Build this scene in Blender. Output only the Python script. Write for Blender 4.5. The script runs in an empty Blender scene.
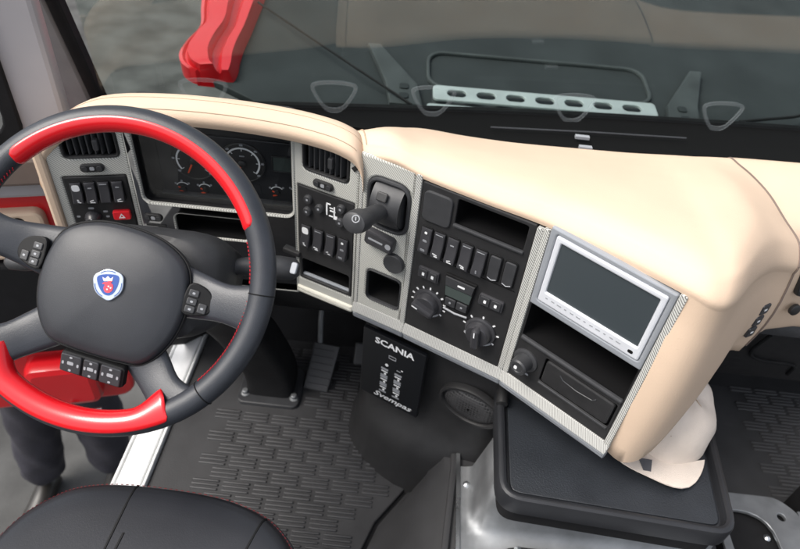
import bpy, bmesh, math, random
from mathutils import Matrix, Vector
from mathutils.geometry import tessellate_polygon
random.seed(7)
R = math.radians
scene = bpy.context.scene
col = scene.collection

# ------------------------------------------------------------------ camera
pitch, roll = R(41.8), math.atan(80/716)
F = Vector((0, math.cos(pitch), -math.sin(pitch)))
U0 = Vector((0, math.sin(pitch), math.cos(pitch)))
X0 = Vector((1, 0, 0))
RT = X0*math.cos(roll) + U0*math.sin(roll)
UP = U0*math.cos(roll) - X0*math.sin(roll)
cd = bpy.data.cameras.new('camera')
cam = bpy.data.objects.new('camera', cd); col.objects.link(cam)
m = Matrix((RT, UP, -F)).transposed().to_4x4(); m.translation = (0, 0, 1.43)
cam.matrix_world = m
cd.sensor_width = 36; cd.lens = 28.8; cd.clip_start = .02; cd.clip_end = 500
cd.dof.use_dof = True; cd.dof.focus_distance = 1.02; cd.dof.aperture_fstop = 4.5
scene.camera = cam

# ------------------------------------------------------------------ daylight
SUN_EL, SUN_AZ = R(54), R(-112)           # azimuth from +Y (forward); the light comes in over the open driver's door
w = bpy.data.worlds.new('World'); scene.world = w; w.use_nodes = True
nt = w.node_tree
sky = nt.nodes.new('ShaderNodeTexSky'); sky.sky_type = 'NISHITA'; sky.sun_disc = False
sky.sun_elevation = SUN_EL; sky.sun_rotation = SUN_AZ; sky.air_density = 1.0; sky.dust_density = 4.0; sky.ozone_density = 1.0
bg = nt.nodes['Background']; bg.inputs['Strength'].default_value = .12
hs = nt.nodes.new('ShaderNodeHueSaturation'); hs.inputs['Saturation'].default_value = .38     # high thin overcast
nt.links.new(sky.outputs[0], hs.inputs['Color']); nt.links.new(hs.outputs[0], bg.inputs[0])
sd = bpy.data.lights.new('sun', 'SUN'); sd.energy = 1.5; sd.angle = R(28); sd.color = (1, .95, .88)
sun = bpy.data.objects.new('sun', sd); col.objects.link(sun)
dirv = Vector((math.sin(SUN_AZ)*math.cos(SUN_EL), math.cos(SUN_AZ)*math.cos(SUN_EL), math.sin(SUN_EL)))
sun.rotation_euler = dirv.to_track_quat('Z', 'Y').to_euler()
vs = scene.view_settings
vs.view_transform = 'Standard'; vs.look = 'None'; vs.gamma = 1; vs.exposure = 1.04; vs.use_curve_mapping = False

# ------------------------------------------------------------------ materials
MATS = {}
def mat(name, c, rough=.5, metal=0, spec=.5, var=.0, vscale=40, bump=0, bscale=400, coat=0, detail=3, sheen=0, dirt=0):
    M_ = bpy.data.materials.new(name); M_.use_nodes = True
    t = M_.node_tree; b = t.nodes['Principled BSDF']
    b.inputs['Base Color'].default_value = (*c, 1); b.inputs['Roughness'].default_value = rough
    b.inputs['Metallic'].default_value = metal; b.inputs['Specular IOR Level'].default_value = spec
    b.inputs['Coat Weight'].default_value = coat; b.inputs['Coat Roughness'].default_value = .08
    if sheen: b.inputs['Sheen Weight'].default_value = sheen
    tc = t.nodes.new('ShaderNodeTexCoord')
    if var:
        n = t.nodes.new('ShaderNodeTexNoise'); n.inputs['Scale'].default_value = vscale; n.inputs['Detail'].default_value = 5
        t.links.new(tc.outputs['Object'], n.inputs['Vector'])
        r = t.nodes.new('ShaderNodeMapRange'); r.inputs[1].default_value = .3; r.inputs[2].default_value = .7
        r.inputs[3].default_value = 1-var; r.inputs[4].default_value = 1+var
        t.links.new(n.outputs['Fac'], r.inputs[0])
        mx = t.nodes.new('ShaderNodeVectorMath'); mx.operation = 'SCALE'; mx.inputs[0].default_value = c
        t.links.new(r.outputs[0], mx.inputs['Scale']); t.links.new(mx.outputs[0], b.inputs['Base Color'])
        r2 = t.nodes.new('ShaderNodeMapRange'); r2.inputs[1].default_value = .3; r2.inputs[2].default_value = .7
        r2.inputs[3].default_value = max(.02, rough*(1-var)); r2.inputs[4].default_value = min(1, rough*(1+var))
        n2 = t.nodes.new('ShaderNodeTexNoise'); n2.inputs['Scale'].default_value = vscale*.4; n2.inputs['Detail'].default_value = 6
        t.links.new(tc.outputs['Object'], n2.inputs['Vector'])
        t.links.new(n2.outputs['Fac'], r2.inputs[0]); t.links.new(r2.outputs[0], b.inputs['Roughness'])
    if bump:
        n = t.nodes.new('ShaderNodeTexNoise'); n.inputs['Scale'].default_value = bscale; n.inputs['Detail'].default_value = detail
        t.links.new(tc.outputs['Object'], n.inputs['Vector'])
        bp = t.nodes.new('ShaderNodeBump'); bp.inputs['Strength'].default_value = bump; bp.inputs['Distance'].default_value = .002
        t.links.new(n.outputs['Fac'], bp.inputs['Height']); t.links.new(bp.outputs[0], b.inputs['Normal'])
    MATS[name] = M_
    return M_
mat('cream', (.67, .51, .38), .62, spec=.22, var=.035, vscale=7, bump=.22, bscale=520)
mat('cream_soft', (.71, .545, .41), .55, var=.03, vscale=9, bump=.12, bscale=700)
mat('seam_thread', (.42, .31, .22), .6)
mat('strip_black', (.004, .004, .004), .85, spec=.08, bump=.15, bscale=400)
mat('fabric', (.74, .72, .63), .75, var=.09, vscale=420, bump=.35, bscale=900)
mat('pad', (.023, .025, .030), .42, var=.08, vscale=30, bump=.18, bscale=1100)
mat('leather', (.026, .029, .036), .38, var=.1, vscale=40, bump=.2, bscale=800)
mat('seat_leather', (.018, .019, .023), .33, var=.1, vscale=14, bump=.08, bscale=500)
mat('red', (.62, .006, .012), .24, coat=.5, var=.04, vscale=12)
mat('red_paint', (.58, .008, .014), .3, coat=.6, var=.05, vscale=6)
mat('black', (.019, .019, .020), .46, var=.12, vscale=60, bump=.15, bscale=1500)
mat('black_matt', (.009, .009, .010), .75, spec=.25, var=.15, vscale=30, bump=.2, bscale=600)
mat('recess', (.004, .004, .0045), .6, spec=.3)
mat('charcoal', (.035, .036, .039), .45, var=.1, vscale=60, bump=.15, bscale=1500)
mat('switch', (.036, .036, .040), .3, var=.08, vscale=80)
mat('print', (.80, .81, .82), .5)
mat('print_dim', (.30, .31, .33), .5)
mat('print_red', (.75, .09, .03), .5)
mat('hazard', (.75, .02, .03), .3)
mat('steel', (.62, .64, .66), .28, metal=1, var=.12, vscale=14, bump=.05, bscale=200)
mat('galv', (.30, .31, .32), .60, metal=.9, var=.18, vscale=18, bump=.08, bscale=120)
mat('silver', (.64, .66, .70), .36, metal=.15, var=.05, vscale=20)
mat('silver_dark', (.33, .35, .38), .38, metal=.3, var=.05, vscale=20)
mat('rubber', (.035, .035, .037), .62, var=.32, vscale=6, bump=.25, bscale=500)
mat('rubber_rib', (.052, .052, .055), .55, var=.2, vscale=9)
mat('tray', (.022, .025, .030), .36, var=.12, vscale=18, bump=.5, bscale=330, detail=4)
mat('tray_rim', (.020, .021, .024), .34, var=.1, vscale=18)
mat('cloth', (.72, .63, .55), .85, var=.06, vscale=25, bump=.4, bscale=700)
mat('asphalt', (.085, .085, .083), .95, spec=.06, var=.35, vscale=3.5, bump=.6, bscale=70)
mat('trousers', (.028, .027, .036), .85, var=.3, vscale=12, bump=.3, bscale=250)
mat('jacket', (.10, .10, .12), .8, var=.2, vscale=12)
mat('skin', (.55, .33, .24), .5)
mat('hair', (.06, .04, .03), .6)
mat('shoe', (.02, .018, .016), .4)
mat('lilac', (.39, .375, .39), .38, var=.06, vscale=8)
mat('pillar', (.27, .265, .27), .6, var=.1, vscale=20, bump=.1, bscale=500)
mat('bead', (.82, .78, .72), .4)
mat('door_trim', (.17, .13, .11), .6, var=.1, vscale=20)
mat('white_sill', (.84, .85, .85), .5, var=.08, vscale=25)
mat('hatch_dark', (.030, .035, .037), .6, spec=.12, var=.2, vscale=5, bump=.1, bscale=100)
mat('hatch_light', (.050, .057, .059), .55, spec=.2, var=.25, vscale=9)
mat('hatch_metal', (.45, .50, .50), .4, metal=.3, var=.12, vscale=12)
mat('wash', (.10, .09, .085), .5, var=.15, vscale=7)
mat('blue', (.02, .07, .30), .25, coat=.4)
mat('emblem_silver', (.50, .56, .66), .25, metal=.7)
mat('crest_line', (.05, .10, .26), .3)
mat('crest_red', (.70, .05, .08), .35)
mat('crest_white', (.8, .72, .72), .35)
mat('stitch', (.42, .015, .025), .6)
mat('seat_stitch', (.13, .012, .016), .6)
mat('lcd', (.055, .070, .066), .3)
mat('needle', (.85, .10, .03), .4)
mat('screen', (.040, .050, .056), .32, spec=.8)
mat('dial', (.016, .017, .020), .4)
mat('board', (.006, .007, .009), .3)
mat('patch', (.09, .09, .10), .8, bump=.3, bscale=800)

def node_mat(name):
    M_ = bpy.data.materials.new(name); M_.use_nodes = True; MATS[name] = M_
    return M_, M_.node_tree, M_.node_tree.nodes['Principled BSDF']
# woven silver-and-black trim cloth
M_, t, b = node_mat('weave')
tc = t.nodes.new('ShaderNodeTexCoord'); wv = t.nodes.new('ShaderNodeTexWave'); wv.wave_type = 'BANDS'; wv.bands_direction = 'DIAGONAL'
wv.inputs['Scale'].default_value = 118; wv.inputs['Distortion'].default_value = .3; wv.inputs['Detail'].default_value = 1; wv.inputs['Detail Scale'].default_value = 8
cr = t.nodes.new('ShaderNodeValToRGB'); cr.color_ramp.elements[0].position = .12; cr.color_ramp.elements[0].color = (.12, .12, .115, 1)
cr.color_ramp.elements[1].position = .5; cr.color_ramp.elements[1].color = (.56, .56, .53, 1)
bp = t.nodes.new('ShaderNodeBump'); bp.inputs['Strength'].default_value = .15; bp.inputs['Distance'].default_value = .0005
t.links.new(tc.outputs['Object'], wv.inputs['Vector']); t.links.new(wv.outputs['Fac'], cr.inputs[0])
t.links.new(cr.outputs[0], b.inputs['Base Color']); t.links.new(wv.outputs['Fac'], bp.inputs['Height']); t.links.new(bp.outputs[0], b.inputs['Normal'])
b.inputs['Roughness'].default_value = .45
M3_ = M_.copy(); M3_.name = 'weave_fine'; MATS['weave_fine'] = M3_
for n_ in M3_.node_tree.nodes:
    if n_.type == 'TEX_WAVE': n_.inputs['Scale'].default_value = 175
    if n_.type == 'VALTORGB': n_.color_ramp.elements[0].color = (.20, .20, .19, 1); n_.color_ramp.elements[1].color = (.46, .46, .44, 1)
M2_ = M_.copy(); M2_.name = 'twill'; MATS['twill'] = M2_
for n_ in M2_.node_tree.nodes:
    if n_.type == 'TEX_WAVE': n_.inputs['Scale'].default_value = 120
    if n_.type == 'VALTORGB': n_.color_ramp.elements[0].color = (.25, .25, .23, 1); n_.color_ramp.elements[1].color = (.56, .56, .52, 1)
# speaker mesh
M_, t, b = node_mat('mesh')
tc = t.nodes.new('ShaderNodeTexCoord'); vo = t.nodes.new('ShaderNodeTexVoronoi'); vo.inputs['Scale'].default_value = 150; vo.inputs['Randomness'].default_value = .1
cr = t.nodes.new('ShaderNodeValToRGB'); cr.color_ramp.elements[0].position = .25; cr.color_ramp.elements[0].color = (.004, .004, .004, 1)
cr.color_ramp.elements[1].position = .4; cr.color_ramp.elements[1].color = (.035, .035, .037, 1)
t.links.new(tc.outputs['Object'], vo.inputs['Vector']); t.links.new(vo.outputs['Distance'], cr.inputs[0]); t.links.new(cr.outputs[0], b.inputs['Base Color'])
bp = t.nodes.new('ShaderNodeBump'); bp.inputs['Strength'].default_value = .8; bp.inputs['Distance'].default_value = .002
t.links.new(vo.outputs['Distance'], bp.inputs['Height']); t.links.new(bp.outputs[0], b.inputs['Normal'])
# panes: clear with real reflection
def pane(name, tint, rough=0.0):
    M_ = bpy.data.materials.new(name); M_.use_nodes = True; t = M_.node_tree; t.nodes.clear()
    o = t.nodes.new('ShaderNodeOutputMaterial'); mx = t.nodes.new('ShaderNodeMixShader'); tr = t.nodes.new('ShaderNodeBsdfTransparent')
    g = t.nodes.new('ShaderNodeBsdfGlossy'); ge = t.nodes.new('ShaderNodeNewGeometry')
    tr.inputs[0].default_value = (*tint, 1); g.inputs['Roughness'].default_value = rough
    d = t.nodes.new('ShaderNodeVectorMath'); d.operation = 'DOT_PRODUCT'
    t.links.new(ge.outputs['Normal'], d.inputs[0]); t.links.new(ge.outputs['Incoming'], d.inputs[1])
    def mth(op, a, b=None):
        n_ = t.nodes.new('ShaderNodeMath'); n_.operation = op
        for i_, q in enumerate((a, b)):
            if q is None: continue
            if isinstance(q, (int, float)): n_.inputs[i_].default_value = q
            else: t.links.new(q, n_.inputs[i_])
        return n_.outputs[0]
    c_ = mth('SUBTRACT', 1.0, mth('ABSOLUTE', d.outputs['Value'])); p5 = mth('POWER', c_, 5.0)
    fr = mth('ADD', mth('MULTIPLY', p5, .945), .055)
    t.links.new(fr, mx.inputs[0]); t.links.new(tr.outputs[0], mx.inputs[1]); t.links.new(g.outputs[0], mx.inputs[2])
    t.links.new(mx.outputs[0], o.inputs[0]); MATS[name] = M_
pane('glass', (.86, .90, .88)); pane('glass_clear', (.95, .96, .96))
M_ = bpy.data.materials.new('loop_reflection'); M_.use_nodes = True; t = M_.node_tree; b = t.nodes['Principled BSDF']
b.inputs['Base Color'].default_value = (.55, .60, .62, 1); b.inputs['Roughness'].default_value = .3; b.inputs['Alpha'].default_value = .12; MATS['loop_reflection'] = M_  # faint see-through grey for the loops that stand in for windscreen reflections

# ------------------------------------------------------------------ mesh collector
def rrect(w, h, r, cx=0, cy=0, n=4):
    r = min(r, w/2-1e-5, h/2-1e-5); o = []
    for sx, sy, a0 in ((1, 1, 0), (-1, 1, 90), (-1, -1, 180), (1, -1, 270)):
        for k in range(n+1):
            a = R(a0+90*k/n)
            o.append((cx+sx*(w/2-r)+r*math.cos(a), cy+sy*(h/2-r)+r*math.sin(a)))
    return o
def span(u0, u1, v0, v1, r, n=4): return rrect(u1-u0, v1-v0, r, (u0+u1)/2, (v0+v1)/2, n)
def circle(rad, cx=0, cy=0, n=24, ry=None):
    return [(cx+rad*math.cos(2*math.pi*k/n), cy+(ry or rad)*math.sin(2*math.pi*k/n)) for k in range(n)]
def offset(p, d):                       # inset a counter-clockwise outline by d
    n = len(p); o = []
    for i in range(n):
        a, b, c = Vector(p[i-1]), Vector(p[i]), Vector(p[(i+1) % n])
        e1, e2 = (b-a), (c-b)
        if e1.length < 1e-9: e1 = e2
        if e2.length < 1e-9: e2 = e1
        e1.normalize(); e2.normalize()
        n1 = Vector((-e1.y, e1.x)); n2 = Vector((-e2.y, e2.x)); q = n1+n2
        if q.length < 1e-6: q = n1
        q.normalize(); s = d/max(.35, q.dot(n1)); o.append((b.x+q.x*s, b.y+q.y*s))
    return o
def catmull(P, n, closed=False):
    P = [Vector(p) for p in P]; N = len(P); o = []
    segs = N if closed else N-1
    for i in range(segs):
        if closed: a, b, c, d = P[i-1], P[i], P[(i+1) % N], P[(i+2) % N]
        else: a, b, c, d = P[max(i-1, 0)], P[i], P[i+1], P[min(i+2, N-1)]
        for k in range(n):
            t = k/n
            o.append(.5*((2*b)+(c-a)*t+(2*a-5*b+4*c-d)*t*t+(3*b-a-3*c+d)*t**3))
    if not closed: o.append(P[-1].copy())
    return o

class MB:
    def __init__(s): s.v = []; s.f = []; s.m = []; s.names = []
    def mi(s, name):
        if name not in s.names: s.names.append(name)
        return s.names.index(name)
    def add(s, vs_, fs, mname, M=None):
        k = len(s.v); i = s.mi(mname)
        for p in vs_:
            p = Vector(p); s.v.append(M @ p if M else p)
        for f in fs: s.f.append([k+a for a in f]); s.m.append(i)
        return s
    def box(s, c, size, mname, M=None, bev=0):
        x, y, z = [a/2 for a in size]
        if bev:
            T = Matrix.Translation((c[0], c[1], c[2]-z)); return s.plate(rrect(2*x, 2*y, bev*1.5, n=2), [], 2*z, bev, mname, (M or Matrix())@T, back=True)
        vs_ = [(c[0]+a*x, c[1]+b*y, c[2]+d*z) for a in (-1, 1) for b in (-1, 1) for d in (-1, 1)]
        return s.add(vs_, [(0, 1, 3, 2), (4, 6, 7, 5), (0, 4, 5, 1), (2, 3, 7, 6), (0, 2, 6, 4), (1, 5, 7, 3)], mname, M)
    def plate(s, outer, holes, d, b, mname, M=None, z0=0, back=False):
        """flat piece with rounded front edge; outline and holes counter-clockwise, front at z0+d"""
        prof = [(0, 0), (0, d-b), (b*.3, d-b*.28), (b, d)] if b > 0 else [(0, 0), (0, d)]
        loops = [outer]+holes; last = []
        for li, lp in enumerate(loops):
            rings = []; sg = 1 if li == 0 else -1
            for ins, z in prof: rings.append([(x, y, z0+z) for x, y in (offset(lp, sg*ins) if ins else lp)])
            n = len(lp); vs_ = [p for r_ in rings for p in r_]; fs = []
            for k in range(len(prof)-1):
                for j in range(n):
                    q = [k*n+j, k*n+(j+1) % n, (k+1)*n+(j+1) % n, (k+1)*n+j]
                    fs.append(q if li == 0 else q[::-1])
            s.add(vs_, fs, mname, M); last.append(rings[-1])
        if holes:
            pts = [p for l in last for p in l]
            tris = tessellate_polygon([[Vector(p) for p in l] for l in last]); fs = []
            for a, b_, c in tris:
                A, B, C = pts[a], pts[b_], pts[c]
                cr_ = (B[0]-A[0])*(C[1]-A[1])-(B[1]-A[1])*(C[0]-A[0])
                fs.append((a, b_, c) if cr_ > 0 else (a, c, b_))
            s.add(pts, fs, mname, M)
        else: s.add(last[0], [list(range(len(last[0])))], mname, M)
        if back and not holes: s.add([(x, y, z0) for x, y in outer], [list(range(len(outer)))[::-1]], mname, M)
        return s
    def recess(s, outline, depth, mname, M=None, z0=0, taper=.0):
        n = len(outline); a = [(x, y, z0) for x, y in outline]; b = [(x, y, z0-depth) for x, y in (offset(outline, taper) if taper else outline)]
        s.add(a+b, [[j, n+j, n+(j+1) % n, (j+1) % n] for j in range(n)]+[[n+j for j in range(n)]], mname, M); return s
    def lathe(s, prof, mname, M=None, n=24, ang=None):
        vs_ = []; fs = []
        for r_, z in prof: vs_ += [(r_*math.cos(2*math.pi*k/n), r_*math.sin(2*math.pi*k/n), z) for k in range(n)]
        for i in range(len(prof)-1):
            for k in range(n): fs.append([i*n+k, i*n+(k+1) % n, (i+1)*n+(k+1) % n, (i+1)*n+k])
        if prof[-1][0] > 1e-6: fs.append([(len(prof)-1)*n+k for k in range(n)])
        if prof[0][0] > 1e-6: fs.append([k for k in range(n)][::-1])
        return s.add(vs_, fs, mname, M)
    def tube(s, pts, rad, mname, M=None, n=10, closed=False, flat=1.0, cap=True, ref=(0, 0, 1)):
        pts = [Vector(p) for p in pts]; N = len(pts); vs_ = []; fs = []
        for i, p in enumerate(pts):
            a = pts[i-1] if (i or closed) else p; c = pts[(i+1) % N] if (i < N-1 or closed) else p
            t_ = (c-a).normalized(); rf = Vector(ref)
            if abs(t_.dot(rf)) > .95: rf = Vector((1, 0, 0))
            x = t_.cross(rf).normalized(); y = x.cross(t_)
            r_ = rad[i] if isinstance(rad, (list, tuple)) else rad
            for k in range(n):
                q = 2*math.pi*k/n; vs_.append(p+x*math.cos(q)*r_+y*math.sin(q)*r_*flat)
        for i in range(N if closed else N-1):
            j = (i+1) % N
            for k in range(n): fs.append([i*n+k, i*n+(k+1) % n, j*n+(k+1) % n, j*n+k])
        if cap and not closed: fs += [list(range(n))[::-1], [(N-1)*n+k for k in range(n)]]
        return s.add(vs_, fs, mname, M)
    def grid(s, rows, mname, M=None, flip=False, closed=False):
        n = len(rows[0]); vs_ = [p for r_ in rows for p in r_]; fs = []
        for i in range(len(rows)-1):
            for j in range(n if closed else n-1):
                q = [i*n+j, i*n+(j+1) % n, (i+1)*n+(j+1) % n, (i+1)*n+j]; fs.append(q[::-1] if flip else q)
        return s.add(vs_, fs, mname, M)
    def text(s, body, size, mname, M, shear=0, bold=0, wide=1.0):
        cu = bpy.data.curves.new('t', 'FONT'); cu.body = body; cu.size = size; cu.align_x = 'CENTER'; cu.align_y = 'CENTER'; cu.shear = shear; cu.offset = bold
        cu.resolution_u = 2
        o = bpy.data.objects.new('t', cu); me = o.to_mesh()
        s.add([(v.co.x*wide, v.co.y, v.co.z) for v in me.vertices], [list(p.vertices) for p in me.polygons], mname, M)
        o.to_mesh_clear(); bpy.data.objects.remove(o); bpy.data.curves.remove(cu); return s
    def mesh(s, name, ang=38, weld=False):
        me = bpy.data.meshes.new(name); me.from_pydata(s.v, [], s.f)
        for n in s.names: me.materials.append(MATS[n])
        me.polygons.foreach_set('material_index', s.m)
        if weld:
            bm = bmesh.new(); bm.from_mesh(me); bmesh.ops.remove_doubles(bm, verts=bm.verts, dist=2e-4); bm.to_mesh(me); bm.free()
        me.shade_smooth(); me.set_sharp_from_angle(angle=R(ang)); me.update(); return me

WM = {}
def world(o): return WM.get(o.name, Matrix())
def place(o, M, parent=None):
    WM[o.name] = M
    if parent: o.parent = parent; o.matrix_basis = world(parent).inverted() @ M
    else: o.matrix_basis = M
    return o
def ob(name, mb, parent=None, M=None, ang=38, weld=False, mesh=None):
    """link the collected mesh (in the coordinates of frame M) as one object"""
    o = bpy.data.objects.new(name, mesh or mb.mesh(name, ang, weld)); col.objects.link(o)
    return place(o, M or Matrix(), parent)
def tag(o, label=None, cat=None, group=None, kind=None):
    if label: o['label'] = label
    if cat: o['category'] = cat
    if group: o['group'] = group
    if kind: o['kind'] = kind
    return o
def thing(name, loc, label, cat, group=None):
    o = bpy.data.objects.new(name, None); col.objects.link(o); o.empty_display_size = .1
    place(o, Matrix.Translation(loc)); return tag(o, label, cat, group)
def T(x, y, z=0): return Matrix.Translation((x, y, z))
def RZ(a): return Matrix.Rotation(R(a), 4, 'Z')
def RX(a): return Matrix.Rotation(R(a), 4, 'X')
def RY(a): return Matrix.Rotation(R(a), 4, 'Y')
def frame(o, x, y):                      # matrix with given x and y axes
    x = Vector(x).normalized(); y = Vector(y); z = x.cross(y).normalized(); y = z.cross(x)
    M_ = Matrix((x, y, z)).transposed().to_4x4(); M_.translation = o; return M_

# ================================================================== THE SETTING
mb = MB(); mb.grid([[(-40, -8, 0), (40, -8, 0)], [(-40, 80, 0), (40, 80, 0)]], 'asphalt', flip=True)
tag(ob('ground', mb, M=T(0, 0, -1.2)), kind='structure')
mb = MB(); mb.box((.45, .72, -.05), (2.15, 1.75, .10), 'black_matt')
tag(ob('cab_floor', mb), kind='structure')
# bulkhead under the windscreen, with toe board
mb = MB()
mb.grid([[(x, 1.24, .002), (x, 1.34, .06), (x, 1.42, .25), (x, 1.44, .64)] for x in (-.62, 0, .6, 1.5)], 'black_matt')
mb.box((.45, 1.47, .33), (2.15, .04, .60), 'black_matt')
tag(ob('bulkhead', mb), kind='structure')
# engine tunnel: left flank follows the mat, flat top
mb = MB(); rows = []
for y, xb in ((-.1, -.02), (.45, -.02), (.62, -.02), (.72, .015), (.80, .07), (.88, .125), (.95, .155), (1.4, .155)):
    p = [(xb, .003), (xb+.012, .012), (xb+(.145-xb)*.5, .078), (.148, .143), (.19, .148), (.45, .15), (.70, .148), (.735, .14), (.76, .10), (.79, .02), (.80, .003)]
    rows.append([(a, y, b) for a, b in p])
mb.grid(rows, 'rubber', flip=False)
tag(ob('engine_tunnel', mb, ang=60), kind='structure')

# ================================================================== WINDSCREEN, PILLAR, DOOR, OUTSIDE
GB = [(-.66, 1.200), (-.36, 1.275), (-.064, 1.33), (.235, 1.38), (.55, 1.42), (.92, 1.456), (1.3, 1.48)]   # foot of the glass
ws = thing('windscreen', (0.2, 1.36, .735), 'large tinted windscreen glass rising behind the cream dashboard', 'windscreen')
base = catmull([(x, y, .738) for x, y in GB], 5)
mb = MB(); lean = Vector((0, -.075, 1)).normalized()
for off, fl in ((0, True), (.005, False)):
    mb.grid([[p+lean*h+Vector((0, off, 0)) for p in base] for h in (0, .3, .6, .9)], 'glass', flip=fl)
ob('pane', mb, ws, ang=80)
mb = MB(); mb.tube([p+Vector((0, .012, -.006)) for p in base], .011, 'black_matt', n=8)
ob('rubber_seal', mb, ws)

def pil(dx0, dx1, y0, z0, z1, mname, mb, dep=.03, bev=.006):
    """a bar following the raked pillar between two x offsets"""
    for_ = []
    prof = [(dx0, 0), (dx0+bev, -bev), ((dx0+dx1)/2, -bev*1.6), (dx1-bev, -bev), (dx1, 0), (dx1, dep), (dx0, dep)]
    rows = []
    for z in (z0, z0+(z1-z0)*.33, z0+(z1-z0)*.66, z1):
        yy = 1.2-.12*(z-.74)+y0; sh = PLEAN*(z-.74)
        rows.append([(x+sh, yy+d, z) for x, d in prof])
    mb.grid(rows, mname, flip=True, closed=True)
PLEAN = -.12
pi = thing('door_pillar', (-.70, 1.2, .5), 'grey front cab pillar with black seal beside the windscreen', 'pillar')
mb = MB(); pil(-.745, -.684, .0, .40, 1.7, 'pillar', mb); ob('pillar_trim', mb, pi, ang=30)
mb = MB(); pil(-.682, -.655, -.004, .62, 1.7, 'black_matt', mb, .02, .004); ob('glass_seal', mb, pi, ang=30)
mb = MB(); pil(-.760, -.747, -.012, .45, 1.7, 'bead', mb, .03, .004); ob('edge_moulding', mb, pi, ang=30)

# open driver's door: inner face seen, hinged at the pillar
DM = frame((-.80, 1.05, 0), (-.96, -.28, 0), (0, 0, 1))          # x = along the door, y = up, z = away from the driver
DM = frame((-.80, 1.05, 0), (.96, .28, 0), (0, 0, 1))             # z towards the driver
dr = thing('driver_door', (-1.2, .93, -.10), 'red driver door standing wide open beside the grey pillar', 'door')
mb = MB(); mb.plate(span(-1.05, .10, -.10, .66, .05), [], .05, .01, 'red_paint', T(0, 0, -.05), back=True); ob('door_shell', mb, dr, DM)
mb = MB(); mb.plate(span(-1.05, .13, .60, 1.55, .06), [span(-.98, .035, .735, 1.48, .045)], .04, .010, 'lilac', T(0, 0, -.02)); ob('window_frame', mb, dr, DM)
mb = MB(); mb.plate(span(-.995, .050, .718, 1.495, .05), [span(-.97, .022, .75, 1.465, .04)], .012, .004, 'black_matt', T(0, 0, .018)); ob('window_seal', mb, dr, DM)
mb = MB(); mb.box((-.475, 1.10, -.005), (1.02, .76, .005), 'glass_clear'); ob('window_pane', mb, dr, DM)
mb = MB(); mb.plate(span(-.98, .075, .648, .712, .015), [], .03, .008, 'door_trim', T(0, 0, .02)); ob('upper_trim', mb, dr, DM)
mb = MB(); mb.plate(span(-.98, .028, .44, .566, .02), [circle(.010, -.022, .540, 14)], .022, .008, 'cream', T(0, 0, 0)); mb.recess(circle(.010, -.022, .540, 14), .02, 'recess', T(0, 0, .02)); ob('cream_panel', mb, dr, DM)
mb = MB(); mb.plate(span(-.98, .06, .14, .43, .03), [], .03, .008, 'black_matt'); ob('lower_trim', mb, dr, DM)
mb = MB(); mb.plate(span(-.14, .03, -.05, .105, .03), [], .06, .02, 'red_paint'); ob('hinge_cover', mb, dr, DM)
mb = MB(); mb.tube([(-.05, -.03, .07), (-.02, -.055, .075), (.02, -.06, .07)], .007, 'steel'); ob('check_strap', mb, dr, DM)

# white aluminium sill at the edge of the floor
sl = tag(ob('sill_plate', MB().plate(rrect(.078, .95, .004, n=2), [rrect(.004, .90, .0015, -.030, 0, 2), rrect(.004, .90, .0015, .030, 0, 2)], .022, .003, 'white_sill'), M=T(-.576, .90, .002)), 'white metal sill plate along the open doorway beside the rubber mat', 'sill plate')

# front service hatch, open in front of the glass
HZ = math.atan(.176)
HM = frame((0, 1.5, .66), (1, .06, 0), (0, math.cos(HZ), math.sin(HZ)))     # x across, y outward, z up
h = thing('front_hatch', (.3, 1.45, .60), 'open front service hatch with red flange seen through the windscreen', 'hatch')
mb = MB()
outl = [(1.6, -.02), (1.6, 1.05), (-.60, 1.05), (-.60, .45), (-.58, .085), (-.40, -.02)]
mb.plate([(p[0], p[1]) for p in outl], [], .02, .004, 'hatch_dark', T(0, 0, -.03), back=True)
ob('inner_panel', mb, h, HM)
mb = MB()   # red pressed flange: stepped cross-section following a curved outline
edge = catmull([(-.575, .062, 0), (-.600, .075, 0), (-.622, .10, 0), (-.633, .14, 0), (-.625, .20, 0), (-.608, .27, 0), (-.625, .36, 0), (-.64, .47, 0), (-.65, .7, 0), (-.65, 1.05, 0)], 5)
inner = catmull([(-.478, .058, 0), (-.474, .07, 0), (-.472, .10, 0), (-.475, .14, 0), (-.475, .20, 0), (-.47, .27, 0), (-.465, .36, 0), (-.46, .47, 0), (-.46, .7, 0), (-.46, 1.05, 0)], 5)
rows = []
for a, b in zip(edge, inner):
    r_ = []
    for k, z in ((0, -.03), (0, .012), (.06, .018), (.10, .012), (.13, .012), (.17, .034), (.50, .040), (.56, .020), (.66, .012), (.72, .024), (.88, .026), (.95, .004), (1, -.02)):
        q = a.lerp(b, k); r_.append((q.x, q.y, z))
    rows.append(r_)
rows.insert(0, [(p[0], p[1]-.004, -.03) for p in rows[0]])
mb.grid(rows, 'red_paint', flip=False); ob('red_flange', mb, h, HM, ang=25)
mb = MB()
slots = [span(.072+.077*k, .072+.077*k+.050, .038, .066, .0138, 5) for k in range(7)]
mb.plate(span(.035, .625, .022, .082, .012), slots, .006, .002, 'hatch_metal', T(0, 0, .012))
mb.box((.33, .052, -.006), (.59, .070, .004), 'hatch_light')
ob('slotted_beam', mb, h, HM)
mb = MB(); mb.plate(span(.02, .66, -.010, .010, .008), [], .008, .002, 'hatch_metal', T(0, 0, .005)); ob('lower_rail', mb, h, HM)
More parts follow.
